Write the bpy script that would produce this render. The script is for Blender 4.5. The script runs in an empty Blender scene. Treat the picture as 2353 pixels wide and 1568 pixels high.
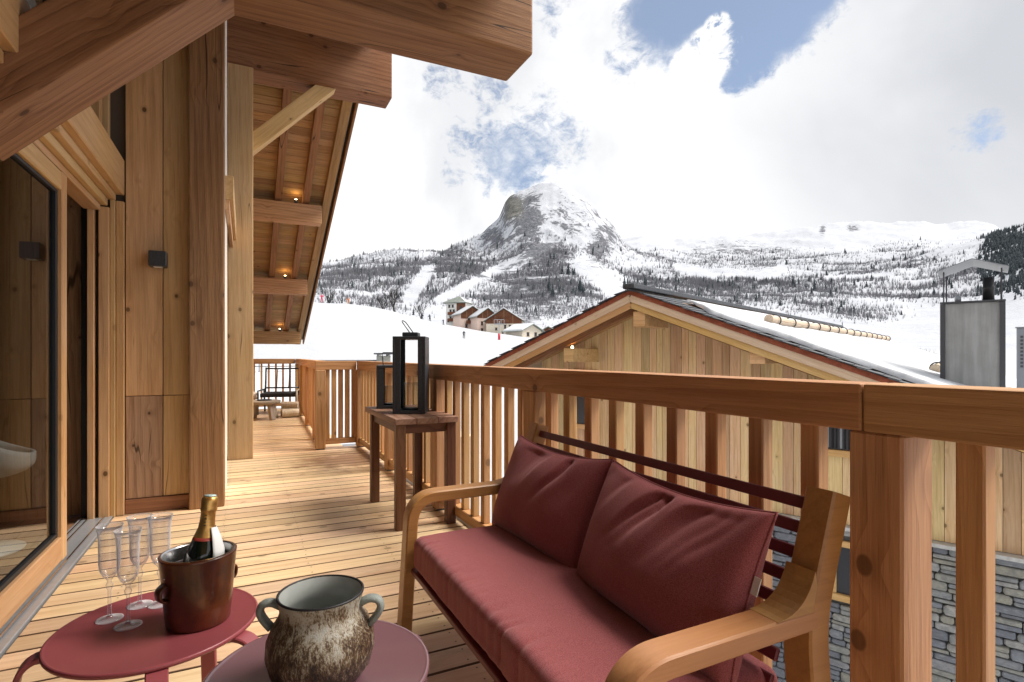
import bpy, bmesh, math, random
import numpy as np
from mathutils import Vector, Matrix, noise as mnoise

random.seed(7)
R = math.radians
S = bpy.context.scene
COL = S.collection

# ------------------------------------------------------------------ camera
YAW = 26.072
cam_data = bpy.data.cameras.new('camera')
cam_data.sensor_width = 36.0
cam_data.lens = 36.0 * 1260.0 / 2353.0
cam_data.shift_y = 34.0 / 2353.0
cam_data.clip_start = 0.02
cam_data.clip_end = 20000
cam = bpy.data.objects.new('camera', cam_data)
COL.objects.link(cam)
cam.location = (0, 0, 1.17)
cam.rotation_euler = (R(90), 0, R(-YAW))
S.camera = cam

# ------------------------------------------------------------------ render settings
S.view_settings.view_transform = 'Standard'
S.view_settings.look = 'None'
S.view_settings.gamma = 1.0
S.view_settings.exposure = 1.52
S.view_settings.use_curve_mapping = False
S.render.engine = 'CYCLES'
S.cycles.max_bounces = 10
S.cycles.diffuse_bounces = 2
S.cycles.glossy_bounces = 4
S.cycles.transmission_bounces = 8
S.cycles.transparent_max_bounces = 16
S.cycles.use_denoising = True
S.cycles.sample_clamp_indirect = 6.0
S.cycles.caustics_reflective = False
S.cycles.caustics_refractive = False

# ------------------------------------------------------------------ sun and sky
SUN_DIR = Vector((0.60, -0.16, 0.80)).normalized()      # towards the sun, behind thin cloud to the right
sun_data = bpy.data.lights.new('sun', 'SUN')
sun_data.energy = 2.0
sun_data.angle = R(28)
sun_data.color = (1.0, 0.94, 0.86)
sun = bpy.data.objects.new('sun', sun_data)
COL.objects.link(sun)
sun.rotation_euler = SUN_DIR.to_track_quat('Z', 'Y').to_euler()
sun.location = (10, -5, 20)

FWD = Vector((math.sin(R(YAW)), math.cos(R(YAW)), 0))
RGT = Vector((math.cos(R(YAW)), -math.sin(R(YAW)), 0))


def heading(u, v):
    """direction of a place in the sky, from the photo's perspective"""
    d = FWD + RGT * ((u - 1176.5) / 1260.0) + Vector((0, 0, 1)) * ((818.0 - v) / 1260.0)
    return d.normalized()


world = bpy.data.worlds.new('World')
S.world = world
world.use_nodes = True


class NT:
    """tiny node-tree helper"""

    def __init__(s, tree):
        s.t = tree
        s.t.nodes.clear()

    def n(s, typ, **kw):
        nd = s.t.nodes.new(typ)
        for k, v in kw.items():
            if k.startswith('i_'):
                nd.inputs[k[2:].replace('_', ' ')].default_value = v
            else:
                setattr(nd, k, v)
        return nd

    def l(s, a, b):
        s.t.links.new(a, b)

    def math(s, op, a, b=None, c=None, clamp=False):
        nd = s.t.nodes.new('ShaderNodeMath')
        nd.operation = op
        nd.use_clamp = clamp
        for i, x in enumerate((a, b, c)):
            if x is None:
                continue
            if isinstance(x, (int, float)):
                nd.inputs[i].default_value = x
            else:
                s.l(x, nd.inputs[i])
        return nd.outputs[0]

    def mix(s, fac, a, b, mode='MIX'):
        nd = s.t.nodes.new('ShaderNodeMix')
        nd.data_type = 'RGBA'
        nd.blend_type = mode
        for sock, x in ((nd.inputs[0], fac), (nd.inputs[6], a), (nd.inputs[7], b)):
            if isinstance(x, (int, float)):
                sock.default_value = x
            elif isinstance(x, tuple):
                sock.default_value = (*x[:3], 1)
            else:
                s.l(x, sock)
        return nd.outputs[2]

    def vmath(s, op, a, b=None):
        nd = s.t.nodes.new('ShaderNodeVectorMath')
        nd.operation = op
        for i, x in enumerate((a, b)):
            if x is None:
                continue
            if isinstance(x, (tuple, Vector)):
                nd.inputs[i].default_value = tuple(x)
            else:
                s.l(x, nd.inputs[i])
        return nd

    def noise(s, vec, scale, detail=3, rough=0.55, dist=0.0):
        nd = s.t.nodes.new('ShaderNodeTexNoise')
        nd.inputs['Scale'].default_value = scale
        nd.inputs['Detail'].default_value = detail
        nd.inputs['Roughness'].default_value = rough
        nd.inputs['Distortion'].default_value = dist
        if vec is not None:
            s.l(vec, nd.inputs['Vector'])
        return nd.outputs[0]

    def ramp(s, fac, stops, interp='LINEAR'):
        nd = s.t.nodes.new('ShaderNodeValToRGB')
        nd.color_ramp.interpolation = interp
        el = nd.color_ramp.elements
        while len(el) < len(stops):
            el.new(0.5)
        for e, (p, c) in zip(el, stops):
            e.position = p
            e.color = (*c, 1) if isinstance(c, tuple) else (c, c, c, 1)
        s.l(fac, nd.inputs[0])
        return nd.outputs[0]

    def mapr(s, v, a, b, c=0.0, d=1.0, smooth=True):
        nd = s.t.nodes.new('ShaderNodeMapRange')
        nd.interpolation_type = 'SMOOTHSTEP' if smooth else 'LINEAR'
        nd.clamp = True
        for i, x in enumerate((v, a, b, c, d)):
            if isinstance(x, (int, float)):
                nd.inputs[i].default_value = x
            else:
                s.l(x, nd.inputs[i])
        return nd.outputs[0]

    def mapping(s, vec, loc=(0, 0, 0), rot=(0, 0, 0), scale=(1, 1, 1)):
        nd = s.t.nodes.new('ShaderNodeMapping')
        nd.inputs['Location'].default_value = loc
        nd.inputs['Rotation'].default_value = rot
        nd.inputs['Scale'].default_value = scale
        s.l(vec, nd.inputs['Vector'])
        return nd.outputs[0]


def build_world():
    w = NT(world.node_tree)
    out = w.n('ShaderNodeOutputWorld')
    sky = w.n('ShaderNodeTexSky', sky_type='NISHITA', sun_disc=False)
    sky.sun_elevation = math.asin(SUN_DIR.z)
    sky.sun_rotation = math.atan2(SUN_DIR.x, SUN_DIR.y)
    sky.altitude = 1400
    sky.air_density = 1.0
    sky.dust_density = 0.6
    bg_sky = w.n('ShaderNodeBackground', i_Strength=0.05)
    w.l(w.mix(0.32, sky.outputs[0], (4.2, 4.6, 5.2)), bg_sky.inputs[0])
    tc = w.n('ShaderNodeTexCoord')
    d = tc.outputs['Generated']
    dw = d
    ragged = w.math('ADD', w.math('MULTIPLY', w.noise(d, 14.0, 6, 0.6, 0.6), 0.6), w.math('MULTIPLY', w.noise(w.mapping(d, scale=(1, 1, 1.5)), 44.0, 5, 0.7, 0.4), 0.4))
    ragged = w.math('MULTIPLY', w.math('SUBTRACT', ragged, 0.52), 4.0)

    def blob(u, v, r, top=1.0):
        c = heading(u, v)
        dot = w.vmath('DOT_PRODUCT', dw, c).outputs['Value']
        a = r / 1260.0 * (c.dot(FWD))
        return w.mapr(dot, math.cos(a * 2.1), math.cos(a * 0.1), 0.0, top)
    holes = None
    for b in ((1545, 10, 78, 1.15), (1650, -25, 95, 1.35), (1755, 0, 95, 1.35), (1835, -25, 70, 1.2), (1725, 90, 60, 1.2), (1690, 160, 34, 1.0), (1540, 100, 52, 0.85),
              (1170, 370, 60, 0.86), (1240, 338, 48, 0.75), (1305, 325, 40, 0.62), (1130, 290, 34, 0.56), (1125, 214, 40, 0.60), (1020, 195, 32, 0.58), (1062, 325, 30, 0.56),
              (1250, 20, 50, 0.62), (1190, 60, 40, 0.5), (1480, 150, 60, 0.5), (1040, 400, 26, 0.55), (2255, 302, 30, 0.72), (2215, 312, 26, 0.5), (1230, 285, 60, 0.48), (1120, 265, 60, 0.45)):
        m = blob(*b)
        holes = m if holes is None else w.math('MAXIMUM', holes, m)
    puff0 = w.math('MAXIMUM', blob(1640, 115, 36), w.math('MAXIMUM', blob(1650, 68, 22), blob(1605, 165, 36)))
    puff = w.math('MULTIPLY', puff0, w.mapr(w.noise(d, 30.0, 5, 0.65, 0.6), 0.36, 0.56, 0.25, 1.1))
    holes = w.math('SUBTRACT', holes, w.math('MULTIPLY', puff, 1.0))
    # clouds over the rest of the sky follow the same broken cover
    big = w.noise(d, 2.3, 6, 0.6, 0.4)
    inview = w.mapr(w.vmath('DOT_PRODUCT', d, heading(1450, 420)).outputs['Value'], 0.55, 0.8)
    elsewhere = w.math('MULTIPLY', w.mapr(big, 0.56, 0.66), w.math('SUBTRACT', 1.0, inview))
    band = w.math('MULTIPLY', w.mapr(holes, 0.03, 0.30), w.mapr(holes, 1.0, 0.55, 0.22, 1.0))
    clear = w.math('MAXIMUM', w.mapr(w.math('ADD', holes, w.math('MULTIPLY', ragged, band)), 0.22, 1.05), elsewhere)
    shade = w.noise(d, 2.0, 5, 0.5, 0.3)
    shade2 = w.noise(dw, 6.0, 6, 0.6, 0.3)
    grey = w.mapr(w.math('ADD', w.math('MULTIPLY', shade, 0.7), w.math('MULTIPLY', shade2, 0.3)), 0.42, 0.62)
    heavy = w.mapr(w.vmath('DOT_PRODUCT', dw, heading(2480, 40)).outputs['Value'], 0.84, 1.0)
    heavy = w.math('MAXIMUM', w.math('MULTIPLY', heavy, w.mapr(shade, 0.3, 0.6, 0.55, 1.0)), w.math('MULTIPLY', grey, 0.60))
    ccol = w.mix(heavy, (1.0, 1.0, 1.0), (0.56, 0.575, 0.61))
    bg_cloud = w.n('ShaderNodeBackground', i_Strength=0.42)
    w.l(ccol, bg_cloud.inputs[0])
    mx = w.n('ShaderNodeMixShader')
    w.l(clear, mx.inputs[0])
    w.l(bg_cloud.outputs[0], mx.inputs[1])
    w.l(bg_sky.outputs[0], mx.inputs[2])
    w.l(mx.outputs[0], out.inputs[0])


build_world()

# ------------------------------------------------------------------ materials
MATS = {}


def new_mat(name):
    m = bpy.data.materials.new(name)
    m.use_nodes = True
    t = NT(m.node_tree)
    out = t.n('ShaderNodeOutputMaterial')
    b = t.n('ShaderNodeBsdfPrincipled')
    t.l(b.outputs[0], out.inputs[0])
    MATS[name] = m
    return m, t, b, out


def bump(t, b, height, strength=0.3, dist=0.01):
    bp = t.n('ShaderNodeBump', i_Strength=strength, i_Distance=dist)
    t.l(height, bp.inputs['Height'])
    t.l(bp.outputs[0], b.inputs['Normal'])


def wood(name, light, dark, rough=0.6, grain=1.0, knots=0.8, var=0.22, rings=0.5, bstr=0.25, spec=0.3, hue=0.018, stain=None, kscale=4.6, checks=0.0):
    """long grain along local X; every piece gets its own cut of the tree"""
    m, t, b, out = new_mat(name)
    tc = t.n('ShaderNodeTexCoord')
    oi = t.n('ShaderNodeObjectInfo')
    rnd = oi.outputs['Random']
    comb = t.n('ShaderNodeCombineXYZ')
    t.l(t.math('MULTIPLY', rnd, 83.0), comb.inputs[0])
    t.l(t.math('MULTIPLY', rnd, 37.0), comb.inputs[1])
    t.l(t.math('MULTIPLY', rnd, 59.0), comb.inputs[2])
    p = t.vmath('ADD', tc.outputs['Object'], comb.outputs[0]).outputs[0]
    # knots bend the grain
    vor = t.n('ShaderNodeTexVoronoi', feature='F1', distance='EUCLIDEAN')
    vor.inputs['Scale'].default_value = kscale
    t.l(t.mapping(p, scale=(0.75, 1.0, 1.0)), vor.inputs['Vector'])
    kd = vor.outputs['Distance']
    bend = t.mapr(kd, 0.40, 0.05, 0.0, 1.0)
    st = t.mapping(p, scale=(0.035 * grain, 1.0, 1.0))
    comb2 = t.n('ShaderNodeCombineXYZ')
    t.l(t.math('MULTIPLY', bend, 0.018), comb2.inputs[1])
    t.l(t.math('MULTIPLY', bend, 0.018), comb2.inputs[2])
    st2 = t.vmath('ADD', st, comb2.outputs[0]).outputs[0]
    wv = t.n('ShaderNodeTexWave', wave_type='BANDS', bands_direction='DIAGONAL', wave_profile='SAW')
    wv.inputs['Scale'].default_value = 13.0
    wv.inputs['Distortion'].default_value = 3.2
    wv.inputs['Detail'].default_value = 2.0
    wv.inputs['Detail Scale'].default_value = 0.7
    t.l(st2, wv.inputs['Vector'])
    ring = wv.outputs['Fac']
    n1 = t.noise(t.mapping(p, scale=(0.7, 11.0, 11.0)), 1.6, 5, 0.65)
    n2 = t.noise(t.mapping(p, scale=(3.0, 85.0, 85.0)), 1.3, 3, 0.65)
    n3 = t.noise(p, 1.3, 3, 0.5)
    f = t.math('ADD', t.math('MULTIPLY', t.math('POWER', ring, 2.6), rings * 0.8), t.math('MULTIPLY', t.mapr(n1, 0.35, 0.7), 0.5))
    f = t.math('ADD', f, t.math('MULTIPLY', t.math('SUBTRACT', n2, 0.5), 0.9), clamp=True)
    col = t.mix(f, light, dark)
    kn = t.mapr(kd, 0.105, 0.07, 0.0, knots)
    col = t.mix(kn, col, tuple(x * 0.22 for x in dark))
    halo = t.mapr(kd, 0.20, 0.11, 0.0, knots * 0.3)
    col = t.mix(halo, col, tuple(x * 0.7 for x in dark))
    if checks:
        cn = t.noise(t.mapping(p, scale=(0.35, 9.0, 9.0)), 1.0, 1, 0.4)
        ck = t.mapr(t.math('ABSOLUTE', t.math('SUBTRACT', cn, 0.5)), 0.0065, 0.0015, 0.0, checks)
        gate = t.mapr(t.noise(p, 1.1, 1), 0.5, 0.6)
        col = t.mix(t.math('MULTIPLY', ck, gate), col, (0.015, 0.008, 0.005))
    hs = t.n('ShaderNodeHueSaturation')
    t.l(t.math('ADD', 0.5 - hue / 2, t.math('MULTIPLY', t.math('FRACT', t.math('MULTIPLY', rnd, 7.31)), hue)), hs.inputs['Hue'])
    t.l(t.math('ADD', 1.0 - var, t.math('MULTIPLY', rnd, 2 * var)), hs.inputs['Value'])
    t.l(t.math('ADD', 0.86, t.math('MULTIPLY', n3, 0.28)), hs.inputs['Saturation'])
    t.l(col, hs.inputs['Color'])
    col = hs.outputs[0]
    if stain:
        col = stain(t, col, tc)
    t.l(col, b.inputs['Base Color'])
    t.l(t.math('ADD', rough - 0.08, t.math('MULTIPLY', n1, 0.16)), b.inputs['Roughness'])
    b.inputs['Specular IOR Level'].default_value = spec
    bump(t, b, n2, bstr * 1.6, 0.004)
    return m


def plain(name, col, rough=0.5, metal=0.0, spec=0.5, nscale=0, namt=0.15, bumpamt=0.0, coat=0.0):
    m, t, b, out = new_mat(name)
    b.inputs['Roughness'].default_value = rough
    b.inputs['Metallic'].default_value = metal
    b.inputs['Specular IOR Level'].default_value = spec
    b.inputs['Coat Weight'].default_value = coat
    if nscale:
        tc = t.n('ShaderNodeTexCoord')
        n = t.noise(tc.outputs['Object'], nscale, 5, 0.6)
        c = t.mix(t.mapr(n, 0.3, 0.7), tuple(x * (1 - namt) for x in col), tuple(min(1, x * (1 + namt)) for x in col))
        t.l(c, b.inputs['Base Color'])
        t.l(t.math('ADD', rough - 0.06, t.math('MULTIPLY', n, 0.12)), b.inputs['Roughness'])
        if bumpamt:
            bump(t, b, n, bumpamt, 0.005)
    else:
        b.inputs['Base Color'].default_value = (*col, 1)
    return m


def deck_stain(t, col, tc):
    # damp patch beside the railing jog, dry footpath wear
    g = t.n('ShaderNodeNewGeometry')
    pos = g.outputs['Position']
    dist = t.vmath('DISTANCE', pos, (1.08, 6.35, 0.0)).outputs['Value']
    n = t.noise(pos, 4.5, 4, 0.65)
    wet = t.mapr(t.math('ADD', dist, t.math('MULTIPLY', n, 1.3)), 0.85, 1.45, 0.75, 0.0)
    col = t.mix(wet, col, (0.20, 0.085, 0.045))
    sm = t.noise(t.mapping(pos, scale=(0.8, 1.6, 1.0)), 1.7, 6, 0.68)
    return t.mix(t.mapr(sm, 0.54, 0.70, 0.0, 0.5), col, (0.27, 0.19, 0.125))


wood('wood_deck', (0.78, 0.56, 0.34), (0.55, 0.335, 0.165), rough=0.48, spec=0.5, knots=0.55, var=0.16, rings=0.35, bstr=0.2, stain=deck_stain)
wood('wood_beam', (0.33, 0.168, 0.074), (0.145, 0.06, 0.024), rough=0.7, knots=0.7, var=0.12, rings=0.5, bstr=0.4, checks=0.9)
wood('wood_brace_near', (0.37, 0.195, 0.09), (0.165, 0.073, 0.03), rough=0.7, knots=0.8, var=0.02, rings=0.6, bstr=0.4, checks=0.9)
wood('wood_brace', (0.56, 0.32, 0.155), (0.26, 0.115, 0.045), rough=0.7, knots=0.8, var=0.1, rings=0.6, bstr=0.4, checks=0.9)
wood('wood_wall', (0.69, 0.44, 0.215), (0.43, 0.23, 0.092), rough=0.68, knots=0.95, var=0.12, rings=0.3, bstr=0.35, kscale=6.2, checks=0.6)
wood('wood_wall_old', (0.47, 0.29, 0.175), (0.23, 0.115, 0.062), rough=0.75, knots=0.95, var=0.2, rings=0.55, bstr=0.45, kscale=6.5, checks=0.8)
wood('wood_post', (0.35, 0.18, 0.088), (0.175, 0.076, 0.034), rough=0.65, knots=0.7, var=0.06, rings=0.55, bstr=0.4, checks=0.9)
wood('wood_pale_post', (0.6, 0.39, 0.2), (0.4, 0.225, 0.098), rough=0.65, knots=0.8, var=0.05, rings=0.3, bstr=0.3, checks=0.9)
wood('wood_rail', (0.58, 0.325, 0.145), (0.33, 0.155, 0.060), rough=0.58, knots=0.75, var=0.10, rings=0.6, bstr=0.3)
wood('wood_baluster', (0.63, 0.36, 0.16), (0.39, 0.185, 0.07), rough=0.58, knots=0.6, var=0.14, rings=0.5, bstr=0.25)
wood('wood_window', (0.68, 0.43, 0.21), (0.47, 0.24, 0.09), rough=0.5, knots=0.3, var=0.08, rings=0.3, bstr=0.15)
wood('wood_table', (0.17, 0.072, 0.038), (0.065, 0.024, 0.013), rough=0.5, knots=0.4, var=0.2, rings=0.5, bstr=0.35)
wood('wood_table_top', (0.30, 0.17, 0.11), (0.13, 0.06, 0.035), rough=0.55, knots=0.4, var=0.15, rings=0.5, bstr=0.4)
wood('wood_sofa', (0.47, 0.235, 0.082), (0.31, 0.135, 0.042), rough=0.38, knots=0.05, var=0.04, rings=0.25, bstr=0.06, spec=0.5)
wood('wood_facade', (0.77, 0.55, 0.31), (0.50, 0.295, 0.125), rough=0.68, knots=0.8, var=0.22, rings=0.35, bstr=0.35, hue=0.035)
wood('wood_fascia_pale', (0.78, 0.62, 0.45), (0.60, 0.42, 0.27), rough=0.65, knots=0.35, var=0.06, rings=0.3, bstr=0.2)
wood('wood_fascia_tan', (0.7, 0.44, 0.19), (0.5, 0.28, 0.1), rough=0.65, knots=0.5, var=0.06, rings=0.3, bstr=0.2)
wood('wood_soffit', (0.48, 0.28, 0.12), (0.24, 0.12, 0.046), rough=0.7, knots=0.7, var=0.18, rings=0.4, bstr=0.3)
wood('wood_log', (0.60, 0.50, 0.38), (0.38, 0.27, 0.17), rough=0.75, knots=0.5, var=0.1, rings=0.4, bstr=0.5)
wood('wood_grey', (0.40, 0.33, 0.26), (0.24, 0.18, 0.13), rough=0.75, knots=0.4, var=0.15, rings=0.4, bstr=0.3)
wood('wood_far', (0.30, 0.17, 0.10), (0.16, 0.08, 0.045), rough=0.8, knots=0.0, var=0.15)

plain('black_metal', (0.036, 0.040, 0.047), 0.38, 0.0, 0.5, 60, 0.2)
plain('red_metal', (0.30, 0.068, 0.078), 0.34, 0.0, 0.5, 0, 0.06)
plain('plum_metal', (0.17, 0.085, 0.10), 0.19, 0.0, 0.7, 0, 0.05, coat=0.5)
plain('slat_metal', (0.150, 0.020, 0.028), 0.45, 0.0, 0.5, 90, 0.06)
plain('steel', (0.62, 0.62, 0.62), 0.22, 1.0)
plain('aluminium', (0.42, 0.43, 0.45), 0.35, 0.35, 0.6, 40, 0.06)
plain('gasket', (0.012, 0.014, 0.018), 0.5)
plain('white_frame', (0.82, 0.80, 0.75), 0.5, 0, 0.4, 30, 0.04)
plain('slate', (0.055, 0.06, 0.07), 0.55, 0, 0.4, 25, 0.35, 0.4)
plain('red_trim', (0.30, 0.085, 0.045), 0.6, 0, 0.3, 18, 0.2)


def mat_sheet():
    m, t, b, out = new_mat('chimney_grey')
    tc = t.n('ShaderNodeTexCoord')
    n = t.noise(t.mapping(tc.outputs['Object'], scale=(9, 9, .7)), 1.4, 4, 0.6)
    n2 = t.noise(tc.outputs['Object'], 4, 4, 0.6)
    f = t.math('ADD', t.math('MULTIPLY', n, .7), t.math('MULTIPLY', n2, .3))
    t.l(t.mix(t.mapr(f, .35, .68), (0.215, 0.22, 0.215), (0.315, 0.32, 0.32)), b.inputs['Base Color'])
    b.inputs['Roughness'].default_value = 0.5


mat_sheet()
plain('dark_trim', (0.045, 0.048, 0.055), 0.45)
plain('cap_metal', (0.20, 0.215, 0.24), 0.45, 0.3)
plain('flue_black', (0.012, 0.012, 0.014), 0.5)
plain('flue_grey', (0.28, 0.31, 0.34), 0.4, 0.5)
plain('stone_cap', (0.55, 0.55, 0.53), 0.8, 0, 0.2, 12, 0.15, 0.3)
plain('mortar', (0.16, 0.158, 0.15), 0.95, 0, 0.1, 30, 0.25, 0.4)
plain('white_plastic', (0.75, 0.75, 0.73), 0.35)
plain('gold_foil', (0.72, 0.42, 0.13), 0.34, 0.85, 0.5, 80, 0.12, 0.25)
plain('cap_foil', (0.55, 0.72, 0.70), 0.4, 0.2, 0.5, 160, 0.4)
plain('label_white', (0.80, 0.80, 0.78), 0.55)
plain('label_ink', (0.10, 0.05, 0.02), 0.6)
plain('label_red', (0.25, 0.03, 0.02), 0.5)
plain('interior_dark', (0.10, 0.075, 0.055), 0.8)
plain('plaster_white', (0.74, 0.73, 0.70), 0.9, 0, 0.2, 1.5, 0.06)
plain('plaster_pink', (0.72, 0.55, 0.47), 0.9, 0, 0.2, 1.5, 0.06)
plain('plaster_cream', (0.72, 0.64, 0.52), 0.9, 0, 0.2, 1.5, 0.06)
plain('house_timber', (0.16, 0.065, 0.035), 0.8, 0, 0.2, 2.0, 0.2)
plain('house_glass', (0.03, 0.03, 0.035), 0.25)
plain('house_roof', (0.19, 0.21, 0.19), 0.8, 0, 0.2, 1.0, 0.2)
plain('bark', (0.055, 0.047, 0.045), 0.9, 0, 0.2, 6, 0.25)
plain('pylon_red', (0.55, 0.03, 0.05), 0.5)
plain('pylon_grey', (0.35, 0.36, 0.38), 0.5, 0.3)
plain('ski_red', (0.60, 0.05, 0.12), 0.7)
plain('ski_dark', (0.03, 0.035, 0.05), 0.7)
plain('ski_orange', (0.70, 0.22, 0.06), 0.7)
plain('dark_cushion', (0.03, 0.03, 0.032), 0.9, 0, 0.2, 80, 0.2)
plain('fur_throw', (0.50, 0.42, 0.35), 0.95, 0, 0.1, 30, 0.25, 0.6)


def mat_fabric():
    m, t, b, out = new_mat('fabric_red')
    tc = t.n('ShaderNodeTexCoord')
    o = tc.outputs['Object']
    a = t.n('ShaderNodeTexWave', wave_type='BANDS', bands_direction='X')
    a.inputs['Scale'].default_value = 190
    a.inputs['Distortion'].default_value = 1.0
    c = t.n('ShaderNodeTexWave', wave_type='BANDS', bands_direction='Y')
    c.inputs['Scale'].default_value = 190
    c.inputs['Distortion'].default_value = 1.0
    t.l(o, a.inputs['Vector'])
    t.l(o, c.inputs['Vector'])
    weave = t.math('MULTIPLY', a.outputs['Fac'], c.outputs['Fac'])
    n = t.noise(o, 420, 2, 0.7)
    n2 = t.noise(o, 5, 4, 0.6)
    f = t.math('ADD', t.math('MULTIPLY', t.mapr(n, 0.32, 0.68), 0.75), t.math('MULTIPLY', n2, 0.25))
    col = t.mix(f, (0.175, 0.040, 0.043), (0.39, 0.118, 0.122))
    t.l(col, b.inputs['Base Color'])
    b.inputs['Roughness'].default_value = 0.92
    b.inputs['Specular IOR Level'].default_value = 0.15
    b.inputs['Sheen Weight'].default_value = 0.35
    b.inputs['Sheen Roughness'].default_value = 0.5
    b.inputs['Sheen Tint'].default_value = (0.9, 0.55, 0.55, 1)
    bump(t, b, t.math('ADD', weave, n), 0.25, 0.001)


mat_fabric()


def mat_leather():
    m, t, b, out = new_mat('leather_brown')
    tc = t.n('ShaderNodeTexCoord')
    n = t.noise(tc.outputs['Object'], 9, 5, 0.6)
    n2 = t.noise(tc.outputs['Object'], 140, 2)
    col = t.ramp(n, [(0.28, (0.020, 0.006, 0.003)), (0.50, (0.075, 0.018, 0.006)), (0.72, (0.19, 0.048, 0.011))])
    t.l(col, b.inputs['Base Color'])
    b.inputs['Roughness'].default_value = 0.28
    b.inputs['Coat Weight'].default_value = 0.3
    bump(t, b, n2, 0.08, 0.001)


mat_leather()


def mat_glass(name, col=(1, 1, 1), rough=0.0, ior=1.45):
    m, t, b, out = new_mat(name)
    t.t.nodes.remove(b)
    g = t.n('ShaderNodeBsdfGlass', i_Roughness=rough, i_IOR=ior)
    g.inputs['Color'].default_value = (*col, 1)
    t.l(g.outputs[0], out.inputs[0])




def mat_pane(name, tint, refl_gain=1.0):
    """architectural pane: clear with Fresnel mirror"""
    m, t, b, out = new_mat(name)
    t.t.nodes.remove(b)
    lw = t.n('ShaderNodeLayerWeight', i_Blend=0.5)
    fac = t.math('ADD', 0.045 * refl_gain, t.math('MULTIPLY', t.math('POWER', lw.outputs['Facing'], 3.0), 0.8 * refl_gain), clamp=True)
    gl = t.n('ShaderNodeBsdfGlossy', i_Roughness=0.015)
    gl.inputs[0].default_value = (0.50, 0.53, 0.55, 1)
    tr = t.n('ShaderNodeBsdfTransparent')
    tr.inputs[0].default_value = (*tint, 1)
    mx = t.n('ShaderNodeMixShader')
    t.l(fac, mx.inputs[0])
    t.l(tr.outputs[0], mx.inputs[1])
    t.l(gl.outputs[0], mx.inputs[2])
    t.l(mx.outputs[0], out.inputs[0])


mat_pane('pane_glass', (0.42, 0.46, 0.46), 1.5)
mat_pane('clear_glass', (0.94, 0.95, 0.95), 1.0)


def mat_flute():
    m, t, b, out = new_mat('flute_glass')
    t.t.nodes.remove(b)
    lw = t.n('ShaderNodeLayerWeight', i_Blend=0.5)
    fc = lw.outputs['Facing']
    gl = t.n('ShaderNodeBsdfGlossy', i_Roughness=0.02)
    tr = t.n('ShaderNodeBsdfTransparent')
    tr.inputs[0].default_value = (0.965, 0.965, 0.98, 1)
    df = t.n('ShaderNodeBsdfDiffuse')  # reflected sky and snow put in as white diffuse, strongest at grazing edges
    df.inputs[0].default_value = (0.95, 0.95, 0.97, 1)
    m1 = t.n('ShaderNodeMixShader')
    t.l(t.math('ADD', 0.05, t.math('MULTIPLY', t.math('POWER', fc, 3.0), 0.7), clamp=True), m1.inputs[0])
    t.l(tr.outputs[0], m1.inputs[1])
    t.l(gl.outputs[0], m1.inputs[2])
    m2 = t.n('ShaderNodeMixShader')
    t.l(t.math('ADD', 0.02, t.math('MULTIPLY', t.math('POWER', fc, 2.2), 0.75), clamp=True), m2.inputs[0])
    t.l(m1.outputs[0], m2.inputs[1])
    t.l(df.outputs[0], m2.inputs[2])
    t.l(m2.outputs[0], out.inputs[0])


mat_flute()


def mat_bottle():
    m, t, b, out = new_mat('bottle_glass')
    b.inputs['Base Color'].default_value = (0.006, 0.010, 0.006, 1)
    b.inputs['Roughness'].default_value = 0.06
    b.inputs['Coat Weight'].default_value = 0.5


mat_bottle()


def mat_glaze():
    """mottled stoneware: pale grey shoulder running into brown, crackled foot"""
    m, t, b, out = new_mat('stoneware')
    tc = t.n('ShaderNodeTexCoord')
    o = tc.outputs['Object']
    sep = t.n('ShaderNodeSeparateXYZ')
    t.l(o, sep.inputs[0])
    z = sep.outputs[2]
    drip = t.noise(t.mapping(o, scale=(40, 40, 15)), 1.6, 6, 0.74, 0.8)
    fine = t.noise(t.mapping(o, scale=(1, 1, 0.5)), 260, 4, 0.75)
    big = t.noise(o, 14, 4, 0.6)
    f = t.math('ADD', t.math('MULTIPLY', drip, 0.65), t.math('MULTIPLY', fine, 0.5))
    f = t.math('ADD', t.math('ADD', f, 0.035), t.math('MULTIPLY', t.math('SUBTRACT', z, 0.10), 1.35))
    f = t.math('ADD', f, t.math('MULTIPLY', t.math('SUBTRACT', big, 0.5), 0.5))
    col = t.ramp(f, [(0.46, (0.012, 0.008, 0.007)), (0.56, (0.050, 0.026, 0.015)), (0.63, (0.13, 0.08, 0.04)),
                     (0.69, (0.30, 0.26, 0.19)), (0.78, (0.44, 0.42, 0.37)), (0.92, (0.24, 0.27, 0.25))])
    t.l(col, b.inputs['Base Color'])
    b.inputs['Roughness'].default_value = 0.42
    b.inputs['Specular IOR Level'].default_value = 0.5
    bump(t, b, t.math('ADD', drip, fine), 0.5, 0.004)
    m, t, b, out = new_mat('glaze_inside')
    tc = t.n('ShaderNodeTexCoord')
    n = t.noise(tc.outputs['Object'], 30, 4)
    t.l(t.mix(n, (0.30, 0.32, 0.30), (0.46, 0.48, 0.46)), b.inputs['Base Color'])
    b.inputs['Roughness'].default_value = 0.35


mat_glaze()


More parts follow.
